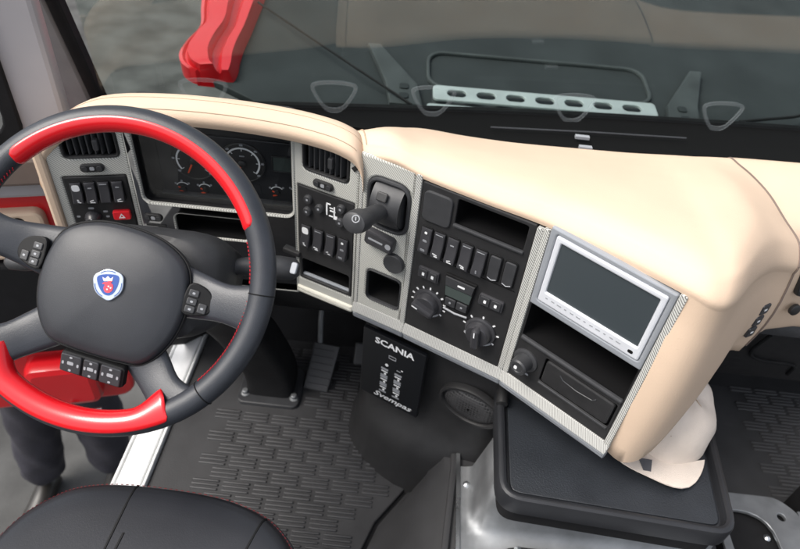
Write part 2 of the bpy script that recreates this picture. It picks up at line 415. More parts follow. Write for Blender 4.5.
for x0, s_ in ((-.075, 1), (.735, -1)):
    mb = MB()
    mb.plate([(x0+s_*a, b) for a, b in ((0, 0), (.085, 0), (.070, .09), (-.035, .26), (-.070, .26), (-.015, .09))][::s_], [], .016, .005, 'hatch_light', T(0, 0, -.004))
    for q in (.02, .06): mb.plate(span(x0+s_*.035-.012, x0+s_*.035+.012, q, q+.022, .006), [], .003, .001, 'hatch_dark', T(0, 0, .0125))
    ob('hinge_bracket', mb, h, HM)
mb = MB(); mb.plate(span(.02, .64, .100, .27, .05), [span(.030, .63, .110, .26, .042)], .008, .004, 'hatch_light', T(0, 0, -.008)); ob('pressed_rib', mb, h, HM)
mb = MB(); mb.tube([(-.47, .40, .02), (-.16, .10, .03), (-.02, -.005, .015)], .0032, 'black_matt', n=8); ob('gas_strut', mb, h, HM)
mb = MB(); mb.tube([(.84, .03, .02), (1.0, .07, .02), (1.35, .22, .02)], .004, 'black_matt', n=8); ob('stay_cable', mb, h, HM)
# ring-shaped windscreen reflections, modelled as translucent loops standing before the glass
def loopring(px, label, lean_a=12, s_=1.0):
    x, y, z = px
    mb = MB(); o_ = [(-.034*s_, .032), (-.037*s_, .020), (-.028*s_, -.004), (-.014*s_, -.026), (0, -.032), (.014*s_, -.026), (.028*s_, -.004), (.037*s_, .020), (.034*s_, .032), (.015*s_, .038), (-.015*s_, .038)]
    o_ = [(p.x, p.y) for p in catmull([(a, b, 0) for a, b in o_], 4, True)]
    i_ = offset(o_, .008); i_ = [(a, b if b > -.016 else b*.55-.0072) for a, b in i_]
    mb.plate(o_, [i_], .004, .001, 'loop_reflection')
    tag(ob('reflection_loop', mb, M=T(x, y, z) @ RZ(9) @ RX(90-lean_a)), label, 'plastic loop', 'modelled reflection rings along the foot of the windscreen')

# ================================================================== DASHBOARD
dash = thing('dashboard', (-.05, 1.0, .45), 'wraparound cream leather truck dashboard with black switch panels and silver woven trim', 'dashboard')
PAN = dict(L=((-.70, .93), (-.52, .98)), C=((-.52, .98), (-.21, .985)), R=((-.21, .985), (-.086, .936)),
           G=((-.086, .936), (.022, .889)), K=((.022, .889), (.215, .796)), S=((.215, .796), (.394, .654)))
FR = {k: frame((a[0], a[1], 0), (b[0]-a[0], b[1]-a[1], 0), (0, 0, 1)) for k, (a, b) in PAN.items()}
LEN = {k: math.dist(a, b) for k, (a, b) in PAN.items()}

# --- cream covers
mb = MB()
# front edge of the top: (x, y, z, roll radius), foot of the fin z
ST = [(-.100, .950, .842, .020), (-.035, .914, .862, .024), (.022, .889, .853, .026), (.12, .843, .851, .028), (.215, .796, .853, .03), (.31, .725, .860, .033), (.385, .660, .866, .036),
      (.425, .645, .855, .045), (.462, .668, .845, .052), (.53, .755, .818, .058), (.60, .828, .788, .055), (.662, .866, .762, .048)]
BK = [(-.14, 1.08, .765), (-.075, 1.13, .79), (.0, 1.145, .80), (.10, 1.135, .80), (.20, 1.13, .80), (.32, 1.135, .80), (.42, 1.14, .80), (.47, 1.145, .80), (.51, 1.15, .80), (.56, 1.155, .80), (.59, 1.16, .80), (.635, 1.165, .80)]
prof_rows = []
N = len(ST)
for i in range(N):
    x, y, z, r_ = ST[i]; B = Vector(BK[i]); P = Vector((x, y, z))
    inn = Vector((B.x-x, B.y-y, 0)).normalized()
    a = P-inn*.006
    pts = [a, a+Vector((0, 0, r_*.35))-inn*.001, P+inn*r_*.16+Vector((0, 0, r_*.74)), P+inn*r_*.6+Vector((0, 0, r_*.98)), P+inn*(r_*1.2+.02)+Vector((0, 0, r_*1.05))]
    top = pts[-1]
    for t in (.3, .6, .85): q = top.lerp(B, t); q.z += .014*math.sin(math.pi*t)*(1-.5*t); pts.append(q)
    pts.append(B); pts.append(B+Vector((0, .012, -.012)))
    prof_rows.append(catmull(pts, 4))
cols = list(zip(*prof_rows)); cols = [catmull(c, 5) for c in cols]           # smooth along the dash
top_rows = [list(r_) for r_ in zip(*cols)]
mb.grid(top_rows, 'cream', flip=True)
# fin: from the foot up to the rolled edge
lo = catmull([(.389, .660, .487), (.425, .645, .473), (.470, .660, .497), (.553, .745, .570), (.606, .822, .590), (.664, .868, .555)], 5)
up = [r_[0] for r_ in top_rows[30:]]
frows = []
for l, u in zip(lo, up):
    out = Vector((u.x-.35, u.y-1.1, 0)).normalized()
    frows.append([l+Vector((-out.x*.03, -out.y*.03, .004)), l+Vector((0, 0, -.001))-out*.008, l]+[l.lerp(u, t)+out*.010*math.sin(math.pi*t) for t in (.1, .25, .4, .55, .7, .85)]+[u])
mb.grid(frows, 'cream', flip=True)
cc = ob('console_cover', mb, dash, ang=70, weld=True)
mb = MB()
pr = []
for i, (x, yf) in enumerate(((.664, .868), (.70, .905), (.745, .938), (.81, .957), (.95, .965), (1.1, .965), (1.25, .96), (1.45, .95))):
    pr.append(catmull([(x+.0, yf+.07, .537), (x, yf+.016, .541), (x, yf+.002, .565), (x, yf-.002, .64), (x, yf+.004, .715), (x-.003, yf+.022, .762), (x-.008, yf+.060, .792), (x-.016, (yf+.065+1.16)/2, .803), (x-.026, 1.165+.004*i, .798), (x-.034, 1.18+.004*i, .785)], 4))
mb.grid([list(c) for c in pr], 'cream', flip=True); ob('passenger_cover', mb, dash, ang=70)
# seam groove between the two covers
mb = MB(); mb.tube([Vector(p)+Vector((.0005, -.0006, .0006)) for p in list(frows[-1][3:])+list(top_rows[-1][1:-3])], .0021, 'door_trim', n=6); ob('cover_seam', mb, dash)
mb = MB(); mb.tube([p+Vector((0, 0, .0006)) for p in top_rows[2][10:]], .0012, 'seam_thread', n=6); ob('cover_seam', mb, dash)
# instrument hood
CW = [(-.672, .935, .70, .77), (-.66, .935, .75, .815), (-.62, .940, .80, .850), (-.55, .950, .838, .883), (-.45, .955, .852, .906), (-.33, .957, .855, .915), (-.22, .953, .852, .914), (-.15, .938, .850, .906), (-.115, .926, .846, .893), (-.095, .921, .836, .872), (-.084, .920, .815, .845), (-.080, .922, .785, .80)]
mb = MB(); hr = []
for x, y, zb, zt in CW:
    hr.append(catmull([(x, y+.075, zb+.006), (x, y+.012, zb), (x, y+.001, zb+.006), (x, y-.002, zb+.020), (x, y+.008, zb+.033), (x, y+.028, zb+.040), (x, y+.055, zb+.034), (x, y+.085, zb+.008), (x, y+.11, zb-.035), (x, y+.15, min(zb-.05, .76))], 4))
hr = [list(r_) for r_ in zip(*[catmull(c, 4) for c in zip(*hr)])]
mb.grid(hr, 'cream', flip=True); ob('instrument_hood', mb, dash, ang=70)
mb = MB(); mb.tube([r_[20]+Vector((0, 0, .0001)) for r_ in hr], .0007, 'seam_thread', n=6); ob('hood_seam', mb, dash)
mb = MB(); mb.tube([r_[15]+Vector((0, 0, .0003)) for r_ in hr[4:-8]], .0008, 'seam_thread', n=6); ob('hood_seam', mb, dash)
# cream end strip at the door end of the panel
mb = MB(); mb.plate(span(.030, .050, .46, .80, .008), [], .012, .006, 'cream'); ob('end_strip', mb, dash, FR['L'])
# black defroster strip between the covers and the glass
mb = MB()
bk = catmull([(-.68, 1.16, .745), (-.36, 1.19, .757), (-.10, 1.16, .778), (.10, 1.135, .784), (.32, 1.135, .785), (.56, 1.155, .785), (.80, 1.175, .785), (1.35, 1.20, .785)], 6)
gl = catmull([(x, y+.006, .734) for x, y in GB], 6); n_ = min(len(bk), len(gl))
gl = [gl[int(i*(len(gl)-1)/(len(bk)-1))] for i in range(len(bk))]
mb.grid([[a.lerp(b, t)+Vector((0, 0, -.010*math.sin(math.pi*t))) for t in (0, .3, .6, 1)] for a, b in zip(bk, gl)], 'strip_black', flip=False)
ob('defroster_strip', mb, dash, ang=60)
mb = MB(); mb.tube([(.16, 1.262, .757), (.38, 1.29, .757), (.60, 1.312, .757)], .0022, 'charcoal', n=6); ob('defroster_rib', mb, dash)
mb = MB(); mb.box((.355, 1.245, .767), (.03, .010, .006), 'print_dim'); ob('defroster_clip', mb, dash)
mb = MB(); mb.box((.345, 1.165, .787), (.026, .010, .006), 'print_dim'); ob('defroster_clip', mb, dash)

# --- trim plates
def trim(name, k, outer, holes, d=.006, b=.004, m_='twill', z0=0): 
    mb = MB(); mb.plate(outer, holes, d, b, m_, T(0, 0, z0)); return ob(name, mb, dash, FR[k])
VL, VR = span(.080, .176, .770, .826, .010), span(.018, .113, .788, .853, .012)
trim('trim_panel', 'L', [(.050, .46), (.1868, .46), (.1868, .86), (.11, .85), (.075, .835), (.050, .79)], [VL, span(.068, .178, .600, .732, .003)])
CO = span(.016, .302, .672, .862, .014)
trim('trim_panel', 'C', span(.0, .310, .47, .875, .001), [CO, span(.070, .215, .600, .650, .012)])
trim('trim_panel', 'R', [(.0, .494), (.1325, .494), (.1325, .825), (.119, .866), (.0, .875)], [VR, span(.006, .127, .520, .752, .003)])
LV = rrect(.086, .108, .026, .060, .774); GC = span(.026, .102, .537, .616, .012)
trim('trim_panel', 'G', span(.001, .106, .494, .862, .002), [GC, LV], m_='twill')
# woven strips
for k, u0, u1, z0, z1 in (('G', .1065, .1175, .50, .86), ('K', .2025, .2135, .515, .848), ('S', .0005, .0115, .515, .852), ('S', .2165, .2275, .495, .866), ('G', .0012, .009, .50, .835)):
    mb = MB(); mb.plate(span(u0, u1, z0, z1, .003, 2), [], .0085 if u0 < .001 or k != 'G' else .0075, .0015, 'weave'); ob('woven_strip', mb, dash, FR[k])
for k, u0, u1, nm in (('G', .0, .118, 'weave_fine'), ('K', .0, .2138, 'weave_fine'), ('S', .0, .228, 'weave_fine')):
    mb = MB(); mb.plate(span(u0, u1, -.012, .012, .003, 2), [], .012, .002, nm, T(0, .499, 0) @ RX(-22)); ob('lower_strip', mb, dash, FR[k])
    mb = MB(); mb.plate(span(u0, u1, -.008, .008, .003, 2), [], .014, .005, 'silver_dark', T(0, .480, -.004) @ RX(8)); ob('lower_edge', mb, dash, FR[k])
mb = MB(); mb.plate(span(.0, .1325, -.008, .008, .003, 2), [], .012, .005, 'fabric', T(0, .488, 0) @ RX(-8)); ob('lower_edge', mb, dash, FR['R'])

# --- air vents
def vent(k, sp, nslat, tilt):
    u0 = min(p[0] for p in sp); u1 = max(p[0] for p in sp); v0 = min(p[1] for p in sp); v1 = max(p[1] for p in sp)
    mb = MB(); mb.plate(sp, [offset(sp, .005)], .008, .003, 'black'); mb.recess(offset(sp, .004), .045, 'recess', z0=.003)
    o = ob('air_vent', mb, dash, FR[k])
    for i in range(nslat):
        u = u0+.010+(u1-u0-.020)*(i+.5)/nslat
        mb = MB(); mb.box((0, 0, 0), (.0035, v1-v0-.012, .020), 'charcoal', bev=.001); ob('slat', mb, o, FR[k] @ T(u, (v0+v1)/2, -.006) @ RY(tilt))
    for i in range(3):
        mb = MB(); mb.box((0, 0, 0), (u1-u0-.010, .003, .014), 'black'); ob('cross_slat', mb, o, FR[k] @ T((u0+u1)/2, v0+(v1-v0)*(i+1)/4, -.030))
    mb = MB(); mb.box((0, 0, 0), (.010, .022, .010), 'charcoal', bev=.002); ob('thumb_tab', mb, o, FR[k] @ T(u0+(u1-u0)*.62, (v0+v1)/2, .006))
vent('L', VL, 7, -20); vent('R', VR, 7, -20)
def pill(k, u, z, w=.042, par=None):
    mb = MB(); mb.plate(rrect(w, .017, .008), [], .006, .0025, 'black'); 
    mb.plate(rrect(.008, .007, .002), [], .0006, 0, 'print_dim', T(0, 0, .006)); mb.plate(rrect(.010, .010, .004, -w*.3), [], .0016, .0006, 'charcoal', T(0, 0, .006)); mb.plate(rrect(.010, .010, .004, w*.3), [], .0016, .0006, 'charcoal', T(0, 0, .006))
    ob('vent_dial', mb, dash, FR[k] @ T(u, z, .005))
pill('L', .124, .751); pill('R', .062, .770); pill('C', .028, .638, .036)
mb = MB(); mb.plate(rrect(.040, .006, .002), [], .003, .001, 'black'); ob('sensor_slot', mb, dash, FR['C'] @ T(.030, .618, .005))
# small dark diamond badge at the hood's end
mb = MB(); mb.plate([(.0, -.006), (.006, 0), (0, .006), (-.006, 0)], [], .003, .001, 'black'); ob('badge', mb, dash, FR['R'] @ T(.124, .826, .006))

# --- rocker switches
def rocker(par, k, u, z, w=.022, hgt=.046, kind=0, z0=.006):
    mb = MB()
    mb.plate(rrect(w, hgt, .005, n=3), [], .002, .0008, 'recess')
    wi, hi = w*.84, hgt*.9
    if kind == 'blank':
        mb.plate(rrect(wi, hi, .004, n=3), [], .005, .0015, 'charcoal')
        mb.tube([(-wi*.4, -hi*.42, .005), (0, -hi*.48, .0055), (wi*.4, -hi*.42, .005)], .0008, 'print_dim', n=6)
    else:
        rows = []
        for a, d in ((-.5, .0), (-.5, .0105), (-.46, .0125), (-.30, .0120), (0, .0068), (.30, .0056), (.46, .0052), (.5, .0042), (.5, 0)):
            rows.append([(b*wi, a*hi, d+(e if .0 < d else 0)) for b, e in ((-.5, -.0012), (-.42, 0), (0, -.0005), (.42, 0), (.5, -.0012))])
        mb.grid(rows, 'switch')
        for sx in (-.5, .5): mb.add([(sx*wi, a*hi, d-(.0012 if d else 0)) for a, d in ((-.5, 0), (-.5, .0105), (-.30, .0120), (0, .0068), (.30, .0056), (.5, .0042), (.5, 0))], [list(range(7))[::(-1 if sx > 0 else 1)]], 'switch')
        def mark(cx, cy, ww, hh, zz, mm='print', ang=0, tilt=14):
            mb.plate(rrect(ww, hh, min(ww, hh)*.3, n=2), [], .0004, 0, mm, T(cx, cy, zz) @ RX(tilt) @ RZ(ang))
        yb, zb = -hi*.33, .0124
        if kind == 0: mark(-.002, yb+.002, .006, .0022, zb, ang=35); mark(.002, yb-.002, .006, .0022, zb, ang=-20); mark(0, hi*.44, wi*.7, .0014, .0056, 'print_dim', tilt=0)
        if kind == 1: mark(0, hi*.27, wi*.72, hi*.34, .0060, tilt=2); mark(.0005, yb, .0032, .009, zb); mark(.003, yb-.003, .004, .0022, zb)
        if kind == 2: mark(0, hi*.25, .007, .0026, .0062, 'print_dim', tilt=2); mark(0, yb, .008, .0022, zb, ang=25); mark(.001, yb-.004, .009, .0022, zb)
        if kind == 3: mark(0, hi*.42, wi*.7, .0018, .0056, 'print_dim', tilt=0)
        if kind == 4: mark(0, hi*.34, .005, .005, .0062, tilt=2); mark(0, 0, .008, .006, .0072, 'print_dim', tilt=10); mark(0, yb, .009, .006, zb, 'print_dim')
        if kind == 5: mark(0, yb+.001, .0025, .009, zb, 'print_dim'); mark(0, hi*.44, wi*.7, .0014, .0056, 'print_dim', tilt=0)
        if kind == 6: mark(-.001, yb+.001, .009, .003, zb, ang=-15); mark(.001, yb-.003, .007, .003, zb); mark(0, hi*.44, wi*.7, .0014, .0056, 'print_dim', tilt=0)
    return ob('rocker_switch', mb, par, FR[k] @ T(u, z, z0))
# switch panel at the door end
mb = MB(); mb.plate(span(.0685, .1775, .6005, .7315, .003), [], .007, .002, 'black')
for du, dz, ww in ((-.026, .003, .006), (0, .021, .010), (.024, .012, .008), (.026, .0, .006)): mb.plate(rrect(ww, .004, .001, .102+du, .640+dz, 2), [], .0005, 0, 'print_dim', T(0, 0, .007))
sp1 = ob('switch_panel', mb, dash, FR['L'])
for u, kd in ((.087, 1), (.111, 2), (.135, 3), (.159, 2)): rocker(sp1, 'L', u, .700, kind=kd, z0=.007)
mb = MB(); mb.plate(rrect(.032, .020, .004), [], .008, .002, 'hazard'); mb.plate([(-.006, -.005), (.006, -.005), (0, .006)], [[(-.003, -.0032), (.003, -.0032), (0, .0026)]], .0005, 0, 'print', T(0, 0, .008)); ob('hazard_button', mb, sp1, FR['L'] @ T(.155, .645, .007))
mb = MB(); mb.lathe([(.015, 0), (.015, .006), (.012, .012), (.009, .018), (.0, .019)], 'switch'); mb.box((0, 0, .019), (.003, .016, .004), 'print_dim'); ob('light_knob', mb, sp1, FR['L'] @ T(.102, .640, .007))
# right-hand switch panel by the wheel with open tray below
CB = span(.012, .121, .527, .575, .006)
mb = MB(); mb.plate(span(.0065, .1265, .5205, .7515, .003), [CB], .007, .002, 'black'); mb.recess(CB, .07, 'recess', z0=.003); sp2 = ob('switch_panel', mb, dash, FR['R'])
for u, kd in ((.025, 1), (.053, 6), (.080, 0), (.107, 4)): rocker(sp2, 'R', u, .641, w=.023, hgt=.052, kind=kd, z0=.007)
for u, z in ((.031, .728), (.029, .700), (.055, .716), (.101, .733), (.100, .702)):
    mb = MB(); mb.lathe([(.009, 0), (.009, .004), (.0075, .007), (.0, .0078)], 'charcoal', n=20); mb.box((0, .001, .0074), (.004, .004, .0008), 'print_dim'); ob('push_button', mb, sp2, FR['R'] @ T(u, z, .007))
mb = MB()   # printed cab symbol
for a, b, c, d in ((-.010, .014, .010, .003), (-.010, .014, .003, .028), (.006, .010, .003, .020), (-.002, 0, .012, .003), (-.004, -.012, .009, .003), (.006, -.010, .008, .008), (-.003, .006, .008, .0025)): mb.plate(rrect(c, d, .001, a+c/2, b-d/2+.004, 2), [], .0005, 0, 'print')
ob('cab_symbol', mb, sp2, FR['R'] @ T(.078, .716, .007))
mb = MB(); mb.plate(span(.012, .121, .5275, .533, .002), [], .006, .002, 'silver_dark', T(0, 0, -.002)); ob('tray_lip', mb, sp2, FR['R'])
mb = MB(); mb.plate(span(-.030, .010, .577, .588, .003), [], .014, .003, 'black'); ob('shelf_ledge', mb, dash, FR['R'])
# slot under the instruments
mb = MB(); mb.recess(span(.070, .215, .600, .650, .012), .05, 'recess', z0=.003); ob('column_slot', mb, dash, FR['C'])

# --- instrument cluster
mb = MB(); n = len(CO)
mb.recess(CO, .055, 'black', z0=.003, taper=-.012); cl = ob('instrument_cluster', mb, dash, FR['C'])
CL = FR['C'] @ T(0, 0, -.0515)
mb = MB(); mb.plate(span(.035, .310, .648, .800, .01), [], .004, .002, 'dial'); ob('dial_plate', mb, cl, CL)
mb = MB(); mb.plate(span(.030, .316, .640, .668, .006), [], .012, .006, 'charcoal'); ob('lower_bezel', mb, cl, CL)
def arc_ring(mb, r0, r1, a0, a1, mname, z, n=40):
    vs_ = []; 
    for k in range(n+1):
        a = R(a0+(a1-a0)*k/n); vs_ += [(r0*math.cos(a), r0*math.sin(a), z), (r1*math.cos(a), r1*math.sin(a), z)]
    mb.add(vs_, [[2*k, 2*k+1, 2*k+3, 2*k+2] for k in range(n)] if a1 > a0 else [[2*k, 2*k+2, 2*k+3, 2*k+1] for k in range(n)], mname)
def gauge(u, z, rad, nd):
    mb = MB(); mb.lathe([(rad*1.28, 0), (rad*1.28, .004), (rad*1.22, .005), (rad*1.18, .003), (0, .003)], 'black', n=40)
    arc_ring(mb, rad*.90, rad*1.0, -40, 220, 'print', .0042)
    for i in range(nd):
        a = R(220-260*i/(nd-1)); q = rad*1.15
        mb.plate(rrect(.0065, .0042, .001, math.cos(a)*q, math.sin(a)*q, 2), [], .0004, 0, 'print_dim', T(0, 0, .0042))
        a2 = R(220-260*i/(nd-1)); M2 = RZ(math.degrees(a2)) @ T(rad*.84, 0, .0042)
        mb.plate(rrect(.005, .0014, .0004, n=1), [], .0003, 0, 'print', M2)
    mb.plate(rrect(.010, .0025, .001, 0, rad*.45, 2), [], .0004, 0, 'print_dim', T(0, 0, .0042))
    o = ob('gauge_dial', mb, cl, CL @ T(u, z, .004))
    mb = MB(); a = R(245); tip = Vector((math.cos(a), math.sin(a), 0))
    mb.tube([(0, 0, .008), tip*rad*.85+Vector((0, 0, .007))], [.0022, .0013], 'needle', n=6); mb.lathe([(.007, .004), (.007, .009), (.005, .0105), (0, .011)], 'black', n=16)
    ob('gauge_needle', mb, cl, CL @ T(u, z, .004))
gauge(.199, .750, .034, 7); gauge(.105, .744, .034, 7)
for u, z in ((.075, .676), (.119, .677), (.262, .688), (.302, .692)):
    mb = MB(); arc_ring(mb, .0125, .0145, 40, 150, 'print', .0006, 14)
    for a in (45, 95, 145): mb.plate(rrect(.004, .004, .001, .017*math.cos(R(a)), .017*math.sin(R(a)), 2), [], .0004, 0, 'print_dim')
    mb.plate(rrect(.012, .0028, .001, -.004, -.002, 2), [], .0006, 0, 'print_red', RZ(-25)); mb.plate(rrect(.010, .0028, .001, -.006, -.006, 2), [], .0006, 0, 'print_red', RZ(15))
    mb.lathe([(.006, 0), (.005, .003), (0, .0032)], 'black', n=14)
    ob('small_gauge', mb, cl, CL @ T(u, z, .0045))
mb = MB(); mb.plate(rrect(.042, .036, .003), [rrect(.036, .030, .002)], .003, .001, 'black'); mb.plate(rrect(.036, .030, .002), [], .001, 0, 'lcd'); ob('display_window', mb, cl, CL @ T(.275, .754, .0045))
mb = MB(); mb.plate(rrect(.05, .026, .003), [], .001, 0, 'dial'); ob('display_window', mb, cl, CL @ T(.205, .690, .0045))

mb = MB(); mb.box((.159, .765, -.012), (.284, .184, .002), 'glass_clear'); ob('cluster_lens', mb, cl, FR['C'])

# --- hand-brake column
mb = MB(); mb.plate(LV, [offset(LV, .008)], .010, .004, 'charcoal'); mb.recess(offset(LV, .007), .03, 'black', z0=.004)
lvh = ob('brake_valve', mb, dash, FR['G'])
mb = MB()
rows = []
for k in range(13):       # half-drum housing standing out of the recess
    a = R(-78+156*k/12); rr = .047
    rows.append([(x, rr*math.sin(a)*.98, -.012+rr*math.cos(a)*(1.0 if abs(x) < .02 else .9)) for x in (-.028, -.026, -.012, 0, .012, .026, .028)])
mb.grid(rows, 'charcoal')
for sx in (-.028, .028): mb.add([(sx, .047*.9*math.sin(R(-78+156*k/12)), -.012+.9*.047*math.cos(R(-78+156*k/12))) for k in range(13)], [list(range(13))[::(1 if sx > 0 else -1)]], 'charcoal')
mb.plate(rrect(.020, .016, .003), [], .004, .002, 'black', T(-.004, .030, .028) @ RX(-32))
ob('valve_drum', mb, lvh, FR['G'] @ T(.062, .776, 0))
G = FR['G']; p0 = G @ Vector((.058, .776, .025)); p1 = Vector((-.082, .80, .812))
ax = (p1-p0)
mb = MB(); mb.tube([p0, p0+ax*.25, p0+ax*.5, p0+ax*.62, p0+ax*.75, p0+ax*.92, p1, p1+ax*.03], [.016, .0165, .0165, .018, .0215, .022, .020, .012], 'charcoal', n=16, flat=.85)
ob('brake_lever', mb, lvh, ang=50)
camdir = (Vector((0, 0, 1.43))-p1).normalized()
mb = MB(); arc_ring(mb, .0048, .0064, 0, 360, 'print_dim', 0, 24); mb.plate(rrect(.0018, .006, .0006, n=1), [], .0003, 0, 'print_dim')
LM = frame(p1+ax*-.10+Vector((0, -.0145, .0165)), (1, 0, 0), (0, .72, .69)); ob('brake_symbol', mb, lvh, FR['G'] @ FR['G'].inverted() @ LM)
mb = MB(); mb.plate(rrect(.060, .034, .008), [], .014, .005, 'switch'); mb.plate(rrect(.030, .004, .001, -.006, .0, 2), [], .0004, 0, 'print_dim', T(0, 0, .014)); mb.plate(circle(.006, .020, 0, 14), [], .0004, 0, 'print_dim', T(0, 0, .014))
ob('parking_button', mb, dash, FR['G'] @ T(.052, .698, .005) @ RZ(-6))
mb = MB(); mb.lathe([(.021, 0), (.021, .008), (.0195, .011), (.016, .0105), (0, .0095)], 'charcoal', n=32); ob('socket_cap', mb, dash, FR['G'] @ T(.083, .656, .004))
mb = MB(); mb.plate(GC, [offset(GC, .003)], .008, .002, 'charcoal'); mb.recess(offset(GC, .002), .06, 'recess', z0=.004, taper=.006); ob('coin_tray', mb, dash, FR['G'])

# --- climate and switch panel
KC = span(.068, .190, .791, .842, .004)
mb = MB(); mb.plate(span(.002, .2015, .512, .850, .002), [KC], .006, .002, 'black'); mb.recess(KC, .09, 'recess', z0=.003)
kp = ob('centre_panel', mb, dash, FR['K'])
mb = MB(); mb.plate(span(.066, .192, .787, .793, .002), [], .006, .002, 'charcoal'); ob('tray_lip', mb, kp, FR['K'] @ T(0, 0, .004))
mb = MB(); mb.plate(span(.008, .061, .778, .838, .010), [], .005, .002, 'charcoal'); ob('blank_cover', mb, kp, FR['K'] @ T(0, 0, .005))
for u, kd in ((.022, 4), (.047, 6), (.073, 2), (.099, 6), (.125, 5), (.152, 'blank'), (.179, 'blank')): rocker(kp, 'K', u, .738, w=.0235, hgt=.056, kind=kd, z0=.0062)
mb = MB(); mb.box((.10, .7055, .0062), (.19, .0014, .001), 'recess'); ob('panel_joint', mb, kp, FR['K'])
for u, z, w_ in ((.037, .664, .042), (.161, .662, .046)):
    mb = MB(); mb.plate(rrect(w_, .024, .003), [], .005, .0015, 'switch')
    for s_ in (-1, 1): mb.plate(rrect(w_*.38, .019, .002, s_*w_*.23), [], .002, .0008, 'charcoal', T(0, 0, .005)); mb.plate(rrect(.005, .007, .0015, s_*w_*.22), [], .0004, 0, 'print', T(0, 0, .007))
    ob('climate_button', mb, kp, FR['K'] @ T(u, z, .006))
mb = MB()
tz = [(-.024, -.042), (.024, -.042), (.030, .034), (-.030, .034)]
mb.plate(tz, [], .006, .002, 'recess'); mb.plate([(-.026, .010), (.026, .010), (.028, .030), (-.028, .030)], [], .003, .001, 'charcoal', T(0, 0, .006)); mb.plate([(-.024, -.014), (.024, -.014), (.026, .008), (-.026, .008)], [], .0015, .0005, 'lcd', T(0, 0, .006))
for s_ in (-1, 1): mb.plate(rrect(.021, .018, .002, s_*.0115, -.027), [], .003, .001, 'charcoal', T(0, 0, .006)); mb.plate(rrect(.004, .004, .001, s_*.0115, -.027, 2), [], .0004, 0, 'print_dim', T(0, 0, .009))
mb.plate(rrect(.014, .004, .001, .004, .020, 2), [], .0004, 0, 'print', T(0, 0, .009))
mb.tube([(-.024, -.049, .004), (0, -.051, .005), (.024, -.049, .004)], .002, 'print_dim', n=6)
ob('climate_display', mb, kp, FR['K'] @ T(.100, .653, .006))
def knob(u, z, rot, nt_):
    mb = MB(); mb.lathe([(.030, 0), (.030, .004), (.027, .006), (.024, .006), (.023, .016), (.021, .020), (0, .021)], 'switch', n=40)
    for k in range(nt_):
        a = R(215-250*k/(nt_-1)); mb.plate(rrect(.0032, .0055, .0008, n=2), [], .0005, 0, 'print', T(.0335*math.cos(a), .0335*math.sin(a), .0005) @ RZ(math.degrees(a)-90))
    o = ob('rotary_knob', mb, kp, FR['K'] @ T(u, z, .006))
    mb = MB(); mb.plate(rrect(.015, .046, .006), [], .016, .005, 'switch', RZ(rot)); mb.plate(rrect(.0022, .012, .0006, 0, .014, 2), [], .0005, 0, 'print', RZ(rot) @ T(0, 0, .016))
    ob('knob_grip', mb, o, FR['K'] @ T(u, z, .022))
    mb = MB(); arc_ring(mb, .0275, .031, 200, 330, 'print_dim', .0065, 20); ob('knob_arc', mb, o, FR['K'] @ T(u, z, .006))
knob(.044, .597, 75, 11); knob(.154, .585, 5, 7)

# --- screen panel
SS = span(.016, .214, .622, .700, .004); SD = span(.071, .210, .546, .606, .004)
mb = MB(); mb.plate(span(.0118, .2162, .512, .858, .002), [SS, SD], .005, .002, 'black'); mb.recess(SS, .10, 'recess', z0=.003)
mb.recess(SD, .008, 'recess', z0=.003)
spn = ob('screen_panel', mb, dash, FR['S'])
mb = MB(); mb.plate(span(.016, .214, .616, .624, .003), [], .007, .003, 'charcoal'); ob('tray_lip', mb, spn, FR['S'] @ T(0, 0, .003))
mb = MB(); mb.plate(span(.074, .207, .549, .603, .006), [], .009, .003, 'black', T(0, 0, -.003)); mb.tube([(.105, .590, .0064), (.112, .583, .0066), (.140, .580, .0066), (.170, .583, .0066), (.176, .590, .0064)], .0012, 'charcoal', n=6); ob('ashtray_drawer', mb, spn, FR['S'])
mb = MB(); mb.plate(span(.071, .210, .541, .5455, .0015), [], .004, .0015, 'charcoal'); ob('drawer_lip', mb, spn, FR['S'] @ T(0, 0, .004))
mb = MB(); mb.lathe([(.024, 0), (.024, .003), (.020, .005), (.017, .005), (.0165, .026), (.014, .029), (.010, .029), (.009, .027), (0, .027)], 'charcoal', n=32); mb.plate(rrect(.006, .008, .002, -.004, -.002, 2), [], .0006, 0, 'print', T(0, 0, .027)); ob('lighter_plug', mb, spn, FR['S'] @ T(.037, .573, .005))
mb = MB(); mb.plate(rrect(.010, .004, .001), [], .0006, 0, 'print_dim'); ob('lighter_symbol', mb, spn, FR['S'] @ T(.045, .541, .0052))
MO = span(.0125, .2158, .704, .863, .003)
mb = MB(); mb.plate(MO, [span(.024, .207, .718, .853, .004)], .018, .003, 'silver_dark', T(0, 0, -.008))
mo = ob('monitor_surround', mb, dash, FR['S'])
mb = MB(); SC = span(.035, .197, .742, .842, .002); mb.plate(span(.0245, .2065, .7185, .8525, .004), [SC], .022, .003, 'silver', T(0, 0, -.011))
mb.plate(span(.187, .1955, .726, .732, .0025), [], .0006, 0, 'recess', T(0, 0, .011))
for i in range(12):
    w_ = .004+.004*((i*7) % 3)/2; mb.plate(rrect(w_, .0025, .0006, .040+.0118*i, .732, 1), [], .0004, 0, 'print_dim', T(0, 0, .011))
ob('monitor_bezel', mb, mo, FR['S'])
mb = MB(); mb.plate(span(.034, .198, .741, .843, .001), [], .004, 0, 'screen', T(0, 0, .0035)); ob('display_screen', mb, mo, FR['S'])

